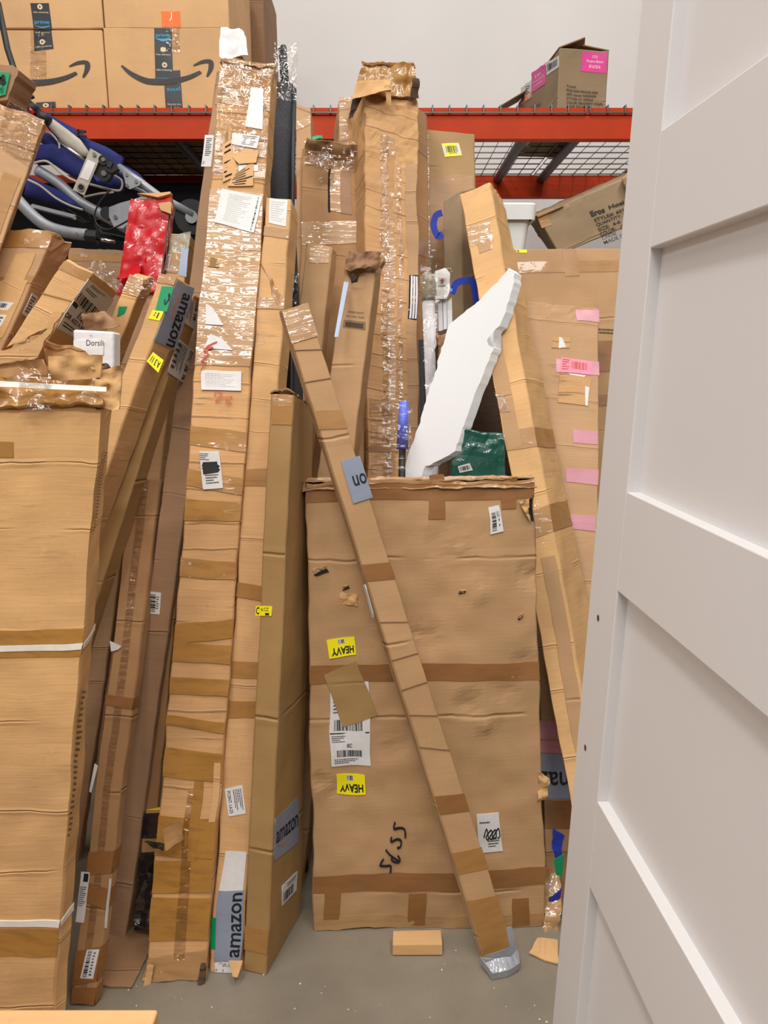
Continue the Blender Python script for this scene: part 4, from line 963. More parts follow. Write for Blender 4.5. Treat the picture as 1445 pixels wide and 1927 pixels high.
ss.text('amazon', .12, .5, .98, .88, 'ink', 'lettering', .012); ss.stroke([(.12, .42), (.35, .32), (.6, .42)], [.02, .05, .02], 'orange', 'printed_arrow')
s = c5.piece('green_label', [(304, 539), (327, 539), (314, 586), (291, 586)], 'green'); s.stroke([(.55, .5), (.7, .3), (.9, .6), (.75, .7), (.95, .45)], .09, 'ink', 'black_mark')
s = c5.piece('yellow_sticker', [(287, 584), (308, 586), (300, 604), (279, 600)], 'yellow'); s.text('1', .6, .2, .7, .8, 'ink'); s.text('z', .3, .4, .42, .8, 'ink')
s = c5.piece('yellow_sticker', [(288, 664), (307, 678), (299, 702), (277, 682)], 'yellow', 'F', dz=.001); s.text('A 3 11', .9, .75, .15, .2, 'ink', 'printed_text', .02)
c5.strip(0.05, 1, .44, .56, 'tape', 'F')
c5.bands([(516, 534)], 'tape_shiny')
# brown flat box
g2 = Carton('brown_taped_carton', 'dull brown long carton with white barcode labels leaning in the dark gap', [(133, 1893), (176, 1896), (303, 900), (246, 900)], 1.98, .05, mat='card_pink', side=('R', (190, 1880), (316, 905)), amp=.002, bcrush=.004)
g2.strip(.35, .62, .0, 1, 'clear_thin', name='clear_tape')
g2.bands([(1310, 1330), (1602, 1646), (1668, 1705), (1785, 1850), (1858, 1892)], 'tape_dark', wrap='R')
s = g2.piece('shipping_label', [(152, 1642), (168, 1643), (159, 1737), (144, 1735)], 'paper'); s.rect(.35, .8, .9, .97, 'ink', 'black_square'); s.fine(.1, .3, .9, .7, 10)
s = g2.piece('barcode_label', [(165, 1786), (188, 1786), (176, 1842), (152, 1840)], 'paper'); s.bar(.15, .05, .45, .95, 26, True); s.fine(.6, .05, .8, .9, 8)
g2.piece('shipping_label', [(180, 1436), (186, 1440), (174, 1490), (170, 1488)], 'paper')
g2.piece('white_scrap', [(206, 1206), (228, 1216), (222, 1222), (208, 1226)], 'paper', dz=.002)
s = g2.piece('label_edge', [(204, 1655), (207, 1655), (199, 1746), (195, 1746)], 'paper', 'R')
# board and black wrapped bundle between
g3 = Carton('thin_board', 'thin strip of brown board standing in the gap left of the taped box', [(252, 1752), (278, 1752), (350, 900), (335, 900)], 1.95, .02, mat='card_pink', cat='board', body='board')
slab('yellow_tape', [g3.tri(-.02, g3.tat(1524), 0)+g3.n*.002, g3.tri(1.3, g3.tat(1518), 0)+g3.n*.002, g3.tri(1.3, g3.tat(1526), 0)+g3.n*.002, g3.tri(-.02, g3.tat(1530), 0)+g3.n*.002], .001, 'yellow', g3.root)
bkc = Carton('black_wrapped_bundle', 'bundle banded in crinkled black film at the foot of the gap', [(250, 1752), (292, 1756), (306, 1530), (272, 1530)], 1.66, .04, mat='card_pink', cat='bundle', body='board', yb=1.57)
bkc.bands([(1530, 1578), (1604, 1655)], 'black_film', wrap='L', name='black_film_band'); bkc.bands([(1690, 1756)], 'black_film', name='black_film_band')
patch('black_film_wrap', [at(262, 1650, 1.56), at(292, 1640, 1.56), at(290, 1752, 1.53), at(248, 1745, 1.54)], 'black_film', bkc.root, .014, 24, .002, 3)
sl = slab('cardboard_sheet', [fl(190, 1855, .006), fl(248, 1857, .006), fl(270, 1812, .006), fl(300, 1750, .006), fl(200, 1748, .006)], .005, 'card_brown', dirv=Vector((0, 0, -.005)), rag=.003)
tag(sl, 'brown cardboard sheet lying flat on the floor between the leaning boxes', 'cardboard')
# the shiny taped tall box
tb = Carton('taped_tall_carton', 'tallest narrow carton covered in brown tape bands and torn white labels', [(273, 1848), (387, 1845), (516, 117), (415, 108)], 2.1, .1, mat='card_worn', amp=.0035, crush=.008, ext=.07, bcrush=.010, bext=.07, step=.012)
tb.bands([(116, 132), (132, 200), (250, 292), (300, 330), (470, 505)], 'tape_old', .004)
tb.bands([(505, 690)], 'tape_shiny', .002); tb.bands([(360, 470)], 'tape_shiny', .002)
tb.bands([(808, 845), (892, 922), (940, 978), (1052, 1088), (1168, 1205), (1210, 1245), (1276, 1308), (1352, 1372), (1412, 1468), (1618, 1680)], 'tape_old', .004)
tb.bands([(1690, 1770), (1538, 1612)], 'tape_old', .003); tb.bands([(1796, 1846)], 'tape_shiny', .004)
tb.strip(.45, .62, .02, .19, 'clear', name='clear_tape'); tb.strip(0.01, .99, .955, .998, 'clear', name='clear_wrap'); tb.strip(0.01, .99, .86, .955, 'clear_thin', name='clear_wrap')
tb.strip(.55, .7, .12, .2, 'tape_old'); tb.strip(.86, .97, .16, .22, 'card_light', name='torn_ply')
for q, m in (([(474, 165), (498, 168), (497, 242), (463, 238)], 'paper'), ([(440, 250), (492, 254), (484, 278), (436, 270)], 'paper_grey'), ([(449, 309), (486, 309), (486, 321), (450, 322)], 'paper'), ([(418, 357), (496, 370), (478, 441), (404, 421)], 'paper'),
             ([(392, 572), (420, 610), (390, 612)][0:0] or [(391, 573), (402, 580), (421, 611), (389, 610)], 'paper'), ([(397, 628), (420, 638), (440, 662), (386, 655)], 'paper'), ([(382, 699), (456, 702), (455, 738), (381, 736)], 'paper'),
             ([(374, 851), (411, 850), (421, 918), (383, 921)], 'paper_grey')):
    s = tb.piece('torn_label', q, m, lift=.002)
    if q[0] == (418, 357): s.bar(.9, .05, .93, .95, 22, True); s.fine(.2, .1, .8, .9, 14, 'paper_grey')
    if q[0] == (440, 250): s.fine(.4, .1, .95, .9, 6)
    if q[0] == (374, 851): s.stroke([(.1, .45), (.9, .5), (.12, .55), (.9, .6), (.1, .65), (.85, .68)], .12, 'ink', 'black_mark'); s.fine(.2, .1, .9, .38, 4); s.fine(.0, .75, .5, .95, 4)
    if q[0] == (382, 699): s.fine(.1, .15, .9, .85, 8, 'paper_grey')
    if q[0] == (449, 309): s.bar(.2, .4, .6, .6, 18)
# torn ply with dark flutes
for q in ([(418, 270), (436, 262), (448, 330), (420, 345)], [(440, 330), (478, 300), (478, 350), (430, 352)], [(392, 486), (408, 486), (412, 504), (391, 502)], [(424, 248), (436, 246), (436, 262), (420, 268)]):
    s = tb.piece('torn_ply', q, 'card_light', label='outer layer torn away showing dark flutes')
    for i in range(7):
        a = .08+i*.13; s.rect(random.uniform(0.05, .3), a, random.uniform(.6, .98), a+.05, 'hole', 'flute_gap')
slab('peeled_flap', [tb.tri(.38, tb.tat(300), 0)+tb.n*.006, tb.tri(.6, tb.tat(280), 0)+tb.n*.004, tb.tri(.86, tb.tat(284), 0)+tb.n*.003, tb.tri(.8, tb.tat(305), 0)+tb.n*.005, tb.tri(.5, tb.tat(310), 0)+tb.n*.007], .002, 'card_light', tb.root, rag=.004)
ww = tb.on([(378, 640), (412, 650), (412, 700), (378, 700)]); ww.stroke([(.1, 0), (.4, .35), (.1, .3), (.5, .6), (.2, .65), (.75, .85), (.35, .8), (.98, 1.1)], .05, 'ink_red')
ww = tb.on([(404, 738), (442, 738), (440, 764), (402, 764)]); ww.stroke([(.05, .6), (.1, .9), (.4, .8), (.1, .2), (.5, .5), (.95, .55), (.6, .3), (.9, .1), (.6, 0)], .05, 'ink_red')
patch('loose_black_strip', [at(268, 1583, 1.49), at(310, 1586, 1.49), at(308, 1602, 1.49), at(288, 1598, 1.49)], 'black_film', tb.root, .006, 30, .001, 2)
patch('loose_tape', [at(306, 1560, 1.5), at(340, 1545, 1.5), at(346, 1580, 1.49), at(312, 1600, 1.48)], 'tape_shiny', tb.root, .008, 30, .001, 5)
patch('top_rim', [tb.tri(0, 1, .3)+Vector((0, 0, .004)), tb.tri(1, 1, .3)+Vector((0, 0, .004)), tb.tri(1, .992, 0)+tb.n*.006, tb.tri(0, .992, 0)+tb.n*.006], 'tape_shiny', tb.root, .006, 30, .002, 1)
# crushed foot corners
for sx in (.02, .9):
    patch('crushed_corner', [tb.tri(sx, .018, -.02), tb.tri(sx+.1, .018, -.02), tb.tri(sx+.1, .001, -.12), tb.tri(sx-.02, .001, -.15)], 'card_dark' if sx > .5 else 'card_light', tb.root, .006, 50, .004, sx, step=.006)
# plastic bag on top
pbg = patch('white_plastic_bag', [at(416, 50, 2.28), at(458, 62, 2.28), at(467, 108, 2.24), at(413, 108, 2.24)], 'white_bag', None, .012, 12, .003, 2, step=.006)
tag(pbg, 'crumpled white plastic sheet on top of the shiny taped tall carton', 'plastic sheet')
# box right of it
c15 = Carton('long_labelled_carton', 'long carton with white labels and upright grey lettered tape at its foot', [(392, 1826), (452, 1832), (548, 376), (499, 372)], 2.0, .08, mat='card_light', amp=.0025, bcrush=.01, bext=.04)
s = c15.piece('white_label', [(506, 374), (541, 379), (538, 427), (504, 422)], 'paper'); s.fine(.1, .1, .9, .9, 9, 'paper_grey')
c15.bands([(430, 448), (905, 915), (1245, 1275), (1318, 1350)], 'tape', .002); c15.bands([(560, 582)], 'tape_shiny', .002); c15.bands([(882, 905), (1100, 1128)], 'tape', .002)
s = c15.piece('barcode_label', [(424, 1483), (456, 1477), (463, 1529), (431, 1535)], 'paper'); ss = Surf(c15, s.o, [s.Q[1], s.Q[2], s.Q[3], s.Q[0]], s.n, s.zo); ss.text('POINT-1A25', .1, .1, .9, .3, 'ink'); ss.fine(.1, .4, .9, .9, 5)
c15.piece('white_label', [(423, 1601), (463, 1603), (456, 1678), (412, 1676)], 'paper')
s = c15.piece('printed_grey_tape', [(411, 1677), (459, 1675), (454, 1808), (403, 1806)], 'grey_tape', label='grey tape with black lettering')
ss = Surf(c15, s.o, [s.Q[3], s.Q[0], s.Q[1], s.Q[2]], s.n, s.zo); ss.text('amazon', .05, .38, .98, -.02+.04, 'ink', 'lettering', .012)
TEXTQ[-1] = (ss, 'amazon', .06, .05, .97, .42, 'ink', 'lettering', .012)
s = c15.piece('shipping_label', [(404, 1807), (452, 1809), (448, 1828), (401, 1826)], 'paper'); s.text('POINT-H TRIPOD', .95, .95, .2, .62, 'ink'); s.text('SKU#', .4, .45, .05, .2, 'ink')
s = c15.piece('green_label', [(400, 1724), (409, 1726), (406, 1784), (397, 1782)], 'green')
patch('loose_tape', [at(488, 490, 1.84), at(505, 520, 1.84), at(536, 560, 1.82), at(524, 574, 1.82)], 'tape', c15.root, .005, 26, .001, 4)
patch('loose_tape', [at(478, 622, 1.84), at(502, 628, 1.82), at(500, 650, 1.82), at(476, 662, 1.84)], 'clear', c15.root, .006, 30, 0, 8)
patch('torn_flap', [at(430, 1808, 1.46), at(456, 1806, 1.45), at(447, 1840, 1.425), at(438, 1838, 1.43)], 'card_light', c15.root, .004, 40, .003, 9)
# right hand neighbour: two visible sides, lettered tape on the wide side
c16 = Carton('tall_box_with_lettered_side', 'tall two-sided carton standing forward with a lettered grey tape on its wide side', [(457, 1826), (501, 1836), (552, 742), (508, 740)], 1.7, .2, mat='card_smooth', side=('R', (566, 1722), (590, 770)), amp=.0015, crush=.003, ext=.02)
c16.body['label'] = 'smooth tan carton with darker wide side'
c16.bands([(745, 800)], 'tape', .001, s0=.1, s1=.98); c16.piece('clear_tape', [(510, 742), (550, 744), (546, 764), (512, 764)], 'tape_shiny')
s = c16.piece('yellow_sticker', [(481, 1141), (511, 1142), (510, 1160), (480, 1159)], 'yellow'); s.text('C', .04, .15, .24, .9, 'ink', 'printed_text', .02); s.text('6.CZ', .34, .5, .8, .85, 'ink'); s.rect(.6, .05, .85, .3, 'ink', 'black_square')
s = c16.piece('printed_grey_tape', [(517, 1541), (562, 1500), (561, 1585), (515, 1620)], 'grey_tape', 'R', 'grey tape with black lettering')
s.text('amazon', .06, .38, .96, .66, 'ink', 'lettering', .012); s.stroke([(.12, .33), (.35, .22), (.6, .3)], [.01, .025, .01], 'orange', 'printed_arrow')
s = c16.piece('barcode_label', [(530, 1668), (559, 1638), (557, 1675), (529, 1706)], 'paper', 'R'); s.bar(.08, .12, .75, .6, 18); s.fine(.3, .68, .95, .9, 2)
c16.bands([(1745, 1790)], 'tape', .001)
patch('crushed_top', [c16.tri(0, 1, 1), c16.tri(1, 1, 1), c16.tri(1, 1, 0)+Vector((0, -.003, .002)), c16.tri(0, 1, 0)+Vector((0, -.003, .002))], 'card_brown', c16.root, .008, 40, .004, 5, step=.006)
# ================================================================== right of centre
pf = thing('white_profile_bundle', 'white slotted profile lengths standing behind the foam board', 'profiles', fl(860, 1560))
for k, (x0, x1) in enumerate(((824, 832), (833, 840), (841, 850))):
    p0, p1 = at(x0, 560+(8 if k != 1 else 0), 2.3), at(x1, 560, 2.3); q0 = fl(x0+22, 1540); q1 = fl(x1+22, 1540)
    m = MB(); D = Vector((0, .03, 0)); V = [q0, q1, q1+D, q0+D, p0, p1, p1+D, p0+D]
    m.add(V, [(0,3,2,1),(4,5,6,7),(0,1,5,4),(1,2,6,5),(2,3,7,6),(3,0,4,7)]); m.build('white_profile', 'white_profile', pf)
fb = thing('foam_corner_block', 'small white foam block with an arrow tag wrapped in film above the white profiles', 'foam', at(832, 560, 2.3))
slab('foam_block', A([(819, 510), (838, 504), (847, 514), (845, 552), (840, 562), (822, 562)], 2.28), .05, 'foam_board', fb)
tgq = A([(825, 522), (839, 522), (839, 537), (824, 537)], 2.275); tg = slab('arrow_tag', tgq, .001, 'paper', fb)
sf = Surf(None, tg, [p+Vector((0, -.001, 0)) for p in tgq], Vector((0, -1, 0)), .0004)
V = [sf.P(*p) for p in ((.35, .35), (.65, .35), (.65, .6), (.8, .6), (.5, .85), (.2, .6), (.35, .6))]; obj('printed_arrow', V, [tuple(range(7))], 'ink_red', tg); sf.fine(.25, .12, .75, .25, 1, 'ink_red')
patch('clear_wrap', A([(818, 500), (850, 504), (852, 566), (818, 566)], 2.262), 'clear', fb, .008, 30, 0, 3)
tcs = Carton('torn_carton', 'torn dark carton end tucked behind the left edge of the foam board', [(838, 1520), (885, 1520), (846, 622), (824, 630)], 2.2, .05, mat='card_brown', crush=.016, ext=.1, amp=.006)
patch('torn_flap', A([(823, 622), (844, 618), (838, 700), (820, 712)], 2.24), 'card_dark', tcs.root, .012, 30, .003, 4)
tu = thing('wrapped_tube', 'white tube in clear film with bubble wrap on its end, right of the crumpled tower', 'tube', fl(842, 1500))
tp0, tp1 = at(806, 566, 2.28), fl(843, 1500)+Vector((0, 0, .01))
MB().tube([tp0, tp1], .0195, 18).build('white_tube', 'white_profile', tu, True)
MB().tube([tp0+(tp1-tp0)*-.006, tp0+(tp1-tp0)*.0], .017, 18).build('tube_cap', 'alu', tu, True)
MB().tube([tp0+(tp0-tp1)*.052, tp0+(tp0-tp1)*.045, tp0], [.01, .0225, .022], 16).build('bubble_wrap', 'bubble', tu, True)
patch('clear_wrap', A([(789, 490), (821, 488), (822, 780), (800, 780)], 2.235), 'clear', tu, .008, 26, 0, 6)
MB().tube([at(795, 640, 2.34), fl(812, 1500)+Vector((0, 0, .01))], .013, 12).build('dark_foam_sleeve', 'mesh_black', tu, True)
# blue handled item
bh = thing('blue_handled_pole', 'black pole with blue foam grip in clear bag before the crumpled tower', 'pole', fl(745, 1640))
MB().tube([at(760, 756, 1.98), at(757, 845, 1.95)], [.013, .0165], 16).build('foam_grip', 'grip_blue', bh, True)
MB().tube([at(757, 845, 1.95), fl(745, 1640)+Vector((0, 0, .01))], .0095, 12).build('pole_tube', 'black', bh, True)
patch('clear_bag', [at(745, 746, 1.92), at(776, 752, 1.92), at(770, 886, 1.90), at(738, 886, 1.90)], 'clear', bh, .006, 30, 0, 4)
dkb = Carton('gap_carton', 'added dark brown carton standing in for the shade between the white foam sheet and the ridged box', [(868, 1470), (975, 1470), (962, 560), (850, 560)], 2.72, .1, mat='card_dark', amp=.002)  # added carton, its dark board stands in for shade in this gap
# darker box with blue straps + the ridged box in front
c24 = Carton('blue_strapped_carton', 'shaded carton with blue ribbon ties behind the ridged leaning carton', [(845, 1440), (885, 1440), (868, 357), (834, 376)], 2.68, .12, mat='card_khaki', side=('R', (925, 1400), (912, 352)), crush=.003, ext=.04)
for P, Y in (([(832, 400), (820, 406), (816, 425), (824, 444), (833, 440)], 2.58), ([(850, 553), (860, 532), (886, 528), (893, 545), (897, 575)], 2.42)):
    V = []; W = .028
    pts = smoothpts(A(P, Y), 5); m = MB()
    v = []; f = []
    for i, p in enumerate(pts):
        t = (pts[min(i+1, len(pts)-1)]-pts[max(i-1, 0)]).normalized(); nn = Vector((-t.z, 0, t.x))
        for dy in (0, .004):
            v += [p+nn*W*.38+Vector((0, dy, 0)), p-nn*W*.38+Vector((0, dy, 0))]
    for i in range(len(pts)-1):
        a = i*4; f += [(a, a+1, a+5, a+4), (a+2, a+6, a+7, a+3), (a, a+4, a+6, a+2), (a+1, a+3, a+7, a+5)]
    obj('blue_ribbon', v, f, 'blue', c24.root)
c25 = Carton('ridged_leaning_carton', 'long two-sided carton leaning from upper centre down behind the white door', [(1125, 1800), (1188, 1800), (921, 342), (864, 365)], 2.5, .13, mat='card_warm', side=('R', (1232, 1720), (948, 376)), amp=.0025, crush=.003, ext=.03)
c25.strip(.28, .72, .895, .915, 'tape', name='tape_patch'); c25.piece('clear_tape', [(876, 428), (920, 418), (928, 452), (886, 462)], 'tape_shiny')
c25.bands([(808, 845), (960, 1010)], 'tape', .004, wrap='R'); c25.strip(.06, .5, .60, .78, 'card_plain', name='board_patch'); c25.strip(.45, .9, .0, .45, 'card_plain', name='board_patch')
c25.piece('clear_tape', [(930, 738), (946, 740), (960, 776), (940, 778)], 'clear')
# foam board
P = [(963, 506), (973, 512), (971, 530), (968, 545), (958, 580), (946, 613), (938, 618), (921, 641), (924, 650), (934, 653), (916, 699), (894, 754), (878, 800), (861, 848), (848, 858), (820, 872), (805, 878), (764, 878), (790, 810), (813, 732), (832, 672), (844, 630), (850, 610), (899, 572), (925, 545), (941, 530)]
pl0, pl1, pl2 = at(764, 878, 1.98), at(860, 878, 2.06), at(963, 506, 2.3)
nf = (pl1-pl0).cross(pl2-pl0).normalized()
fp = [hit(x-5, y, pl0, nf) for x, y in P]
# carry the sheet down behind the heavy box to the floor
bot0, bot1 = fl(640, 1600), fl(760, 1600)
i0 = 16
fp2 = fp[:i0]+[hit(815, 872, pl0, nf)]
edge_dir = (fp[17]-fp[19]).normalized()
kk = (fp[17].z-.01)/(-edge_dir.z)
fp3 = fp[:17]+[fp[16]+edge_dir*kk*0+edge_dir*.10, fp[17]+edge_dir*.12]+fp[18:]
fo = slab('foam_board', fp3, .022, 'foam_board', dirv=Vector((.028, .034, -.006)), rag=.005, seed=4, step=.012)
tag(fo, 'broken white foam sheet with jagged edges standing behind the heavy flat carton', 'foam sheet')
# green wrapped item
gr = Carton('green_wrapped_package', 'dark green plastic wrapped package low behind the white foam sheet', [(840, 1600), (1000, 1600), (948, 815), (850, 800)], 2.1, .12, mat='green_film', cat='package', body='package_body', amp=.004, crush=.006, ext=.12)
s = gr.piece('barcode_label', [(862, 878), (884, 872), (890, 886), (866, 892)], 'paper_grey'); s.bar(.1, .2, .9, .8, 14)
# heavy flat carton
hv = Carton('heavy_flat_carton', 'large flat carton with yellow warning labels and handwritten digits, front centre', [(590, 1752), (1026, 1742), (1005, 902), (574, 908)], 1.75, .13, mat='card_plain', amp=.004, crush=.006, ext=.03, bcrush=.004, bext=.02, step=.010,
            dents=((880, 1325, .05, .009), (915, 1365, .035, -.006), (730, 1165, .04, .008), (800, 1200, .07, .006), (950, 1300, .05, .006), (1000, 1080, .05, .008), (640, 1495, .05, .006), (860, 1030, .10, .005), (600, 1470, .03, .008), (1015, 960, .035, .01), (900, 1110, .05, -.005), (990, 1250, .05, .006), (735, 1400, .06, .005)))
hv.body['label'] = 'brown carton with dents and torn holes'
hv.bands([(912, 942), (1250, 1284)], 'tape_dark', .0, s0=.0, s1=1); 
hv.piece('tape_band', [(590, 1650), (1024, 1634), (1024, 1666), (590, 1684)], 'tape_dark')
hv.bands([(1722, 1748)], 'tape_shiny', .001)
for q in ([(806, 894), (838, 894), (838, 975), (806, 976)], [(941, 894), (972, 894), (972, 959), (941, 960)], [(611, 1670), (642, 1668), (642, 1732), (611, 1734)], [(769, 1681), (801, 1680), (802, 1740), (769, 1742)], [(962, 1690), (994, 1690), (995, 1740), (962, 1740)]): hv.piece('tape_strip', q, 'tape_dark')
hv.bands([(900, 912)], 'tape_shiny', .001)
tq = [hv.tri(0, 1, 1), hv.tri(1, 1, 1), hv.tri(1, 1, 0), hv.tri(0, 1, 0)]
patch('top_wrap', [q+Vector((0, 0, .004)) for q in tq], 'tape_shiny', hv.root, .003, 30, .003, 2)
patch('top_wrap', [hv.tri(-.01, 1, .4)+Vector((0, 0, .010)), hv.tri(1.01, 1, .4)+Vector((0, 0, .010)), hv.tri(1.01, .985, 0)+hv.n*.006, hv.tri(-.01, .985, 0)+hv.n*.006], 'tape_shiny', hv.root, .003, 30, .002, 6)
def heavy(q):
    s = hv.piece('warning_label', q, 'yellow', label='yellow label with upside-down black lettering'); s.text('HEAVY', .93, .52, .1, .12, 'ink', 'lettering', .03)
    s.rect(.36, .68, .6, .94, 'paper', 'barcode_patch'); s.bar(.38, .7, .58, .92, 7); return s
def Hq(a, b, c, d): return [a, b, c, d]
heavy([(614, 1205), (667, 1199), (671, 1233), (618, 1241)]); heavy([(634, 1459), (688, 1459), (689, 1496), (634, 1496)])
s = hv.piece('shipping_label', [(620, 1286), (693, 1286), (699, 1441), (626, 1443)], 'paper')
s.fine(.08, .62, .4, .78, 4); s.rect(.8, .58, .98, .66, 'ink', 'black_square'); s.bar(.12, .43, .8, .56, 34); s.rect(.02, .395, .98, .41, 'ink', 'rule_line'); s.fine(.05, .28, .4, .37, 4); s.text('85C', .42, .22, .56, .27, 'ink', 'printed_text', .02); s.bar(.15, .11, .8, .19, 34, seed=5); s.fine(.08, .02, .75, .085, 3)
s = hv.piece('paper_patch', [(607, 1271), (670, 1245), (709, 1346), (648, 1369)], 'card_smooth', label='smooth brown paper rectangle stuck at a slant', dz=.001)
s = hv.piece('barcode_label', [(916, 955), (936, 951), (946, 1003), (922, 1009)], 'paper'); s.bar(.15, .08, .5, .78, 20, True); s.text('9-01-5', .58, .55, .85, .8, 'ink'); s.fine(.7, .1, .8, .5, 2)
s = hv.piece('shipping_label', [(896, 1533), (938, 1530), (946, 1602), (905, 1608)], 'paper'); s.fine(.1, .72, .6, .8, 1); s.stroke([(.25, .4), (.4, .62), (.45, .35), (.35, .42), (.6, .58), (.62, .36), (.5, .4), (.78, .58), (.78, .38), (.66, .4), (.92, .6), (.95, .38)], .045, 'ink', 'scribble'); s.fine(.4, .1, .95, .32, 3); s.bar(.5, .34, .95, .4, 12)
dg = hv.on([(700, 1540), (765, 1540), (765, 1650), (700, 1650)])
for Pn in ([(550, 713), (543, 748), (575, 745), (600, 754), (604, 800)], [(532, 788), (530, 815), (560, 804), (583, 815), (580, 846), (562, 850)], [(500, 860), (520, 888), (550, 912), (578, 930)],
          [(566, 893), (578, 915), (572, 934), (548, 932), (532, 918), (538, 905)], [(490, 915), (475, 948), (502, 955), (530, 957), (530, 995)]):
    dg.stroke([((550+a/2.89-700)/65, (1650-(1300+b/2.89))/110) for a, b in Pn], .045, 'ink')
# holes and dents
def torn(c, px, py, w_, h_, k, mat='card_light'):
    q = [(px-w_/2, py+h_*.3), (px+w_*.35, py-h_/2), (px+w_/2, py-h_*.1), (px-w_*.3, py+h_/2)]
    c.piece('torn_hole', q, 'hole')
    P = [c.wq([p])[0][0] for p in ((px-w_*.5, py-h_*.5), (px+w_*.4, py-h_*.9), (px+w_*.35, py-h_*.4), (px-w_*.4, py+h_*.25))]
    patch('torn_flap', [P[0]+c.n*.008, P[1]+c.n*.008, P[2]+c.n*.003, P[3]+c.n*.003], mat, c.root, .004, 60, .002, k, step=.004)
torn(hv, 603, 1078, 30, 14, 3); torn(hv, 651, 1105, 14, 6, 5); torn(hv, 870, 1113, 14, 5, 7); torn(hv, 979, 1160, 10, 8, 8)
patch('torn_patch', [hv.wq([p])[0][0]+hv.n*.004 for p in ((640, 1114), (672, 1118), (672, 1140), (638, 1136))], 'card_light', hv.root, .004, 60, .002, 11, step=.004)
hv.piece('torn_hole', [(990, 944), (1002, 940), (1004, 985), (994, 980)], 'hole')
patch('torn_flap', [hv.wq([p])[0][0]+hv.n*.006 for p in ((976, 944), (994, 938), (998, 985), (984, 962))], 'card_light', hv.root, .006, 50, .002, 13, step=.005)
patch('clear_wrap', [hv.wq([p])[0][0]+hv.n*.006 for p in ((1000, 925), (1012, 945), (1024, 1020), (1008, 1026))], 'clear', hv.root, .008, 30, 0, 15)
patch('torn_flap', [hv.wq([p])[0][0]+hv.n*.004 for p in ((1014, 1450), (1034, 1466), (1030, 1500), (1010, 1508))], 'card_light', hv.root, .006, 40, .003, 16, step=.005)
# small piece of board on the floor
sb = thing('cardboard_flap_piece', 'small folded cardboard piece on the floor in front of the heavy carton', 'cardboard', fl(785, 1795))
a, b, c2, d2 = fl(740, 1752, .035), fl(829, 1750, .035), fl(832, 1778, .028), fl(739, 1779, .028)
slab('board_panel', [a, b, c2, d2], .004, 'card_light', sb); slab('board_panel', [d2, c2, fl(832, 1797, .004), fl(739, 1797, .004)], .004, 'card_light', sb)
# diagonal narrow box
dg_ = Carton('diagonal_narrow_carton', 'long narrow carton leaning diagonally across the heavy flat carton', [(914, 1812), (972, 1803), (580, 572), (530, 583)], 1.71, .045, mat='card_plain', amp=.0015, crush=.002, ext=.03, side=('L', (903, 1806), (523, 588)))
for y0, y1, m in ((773, 808, 'tape'), (1060, 1092, 'tape_dark'), (1496, 1530, 'tape_dark'), (1600, 1640, 'tape'), (1690, 1800, 'tape')): dg_.bands([(y0, y1)], m, .003)
dg_.bands([(576, 640)], 'tape_shiny', .002)
for y in (658, 715, 1170, 1235, 1290, 1345, 1408): dg_.bands([(y, y+1.6)], 'card_brown', .006, name='crease_line')
s = dg_.piece('printed_grey_tape', [(641, 869), (677, 858), (701, 936), (664, 947)], 'grey_tape', label='grey tape with upside-down black letters'); s.text('on', .98, .6, .3, .36, 'ink', 'lettering', .012)
p0, n, _ = dg_.frame('L'); cr = random.Random(3)
m = MB(); N = 260                                               # open corrugated edge on the left side
for i in range(N):
    t = (i+.5)/N; a = dg_.tri(0, t, .15)+n*.0012; b = dg_.tri(0, t+.5/N, .5)+n*.0012
    c0 = dg_.tri(0, t+.25/N, .85)+n*.0012; w_ = dg_.e*(.17/N)
    k = len(m.v); m.v += [a, b, b+w_, a+w_, b, c0, c0+w_, b+w_]; m.f += [(k, k+1, k+2, k+3)]
m.build('corrugated_edge', 'hole', dg_.root)
dg_.piece('duct_tape', [(952, 1745), (963, 1743), (973, 1803), (960, 1806)], 'duct_tape'); dg_.piece('duct_tape', [(910, 1796), (970, 1778), (974, 1803), (914, 1812)], 'duct_tape')
slab('duct_tape_end', [fl(903, 1800, .03), fl(914, 1806, .035), fl(960, 1800, .035), fl(974, 1785, .03), fl(978, 1812, .022), fl(955, 1826, .02), fl(926, 1832, .02)], .02, 'duct_tape', dg_.root, rag=.002, dirv=Vector((0, 0, -.018)))
s = dg_.piece('label_edge', [(686, 1100), (689, 1100), (706, 1162), (703, 1164)], 'paper_grey', 'L')
# bits at the right foot
sc = slab('cardboard_scrap', [fl(996, 1792, .008), fl(1012, 1765, .03), fl(1048, 1768, .02), fl(1052, 1815, .006), fl(1025, 1806, .006)], .004, 'card_light', dirv=Vector((0, 0, -.004)), rag=.004)
tag(sc, 'torn cardboard scrap on the floor at the foot of the white door', 'cardboard')
cp = patch('crumpled_paper', [at(1028, 1640, 1.68), at(1056, 1640, 1.68), at(1050, 1768, 1.58), at(1024, 1766, 1.58)], 'tape_shiny', None, .016, 20, .004, 3)
tag(cp, 'crumpled brown wrapping standing between heavy carton and door', 'wrapping')
for P, lab in (([(1042, 1560), (1062, 1572), (1052, 1640), (1040, 1600)], 'blue plastic strip above the green sticker near the door foot'), ([(1030, 1688), (1056, 1672), (1050, 1700), (1036, 1716)], 'blue plastic strip just above the torn floor scrap')):
    o = patch('blue_strip', A(P, 1.64), 'blue', None, .006, 20, .002, 1); tag(o, lab, 'plastic strip')
o = slab('green_sticker', A([(1042, 1618), (1062, 1608), (1058, 1650), (1046, 1646)], 1.60), .002, 'green'); tag(o, 'green sticker with black print beside the foot of the white door', 'sticker')
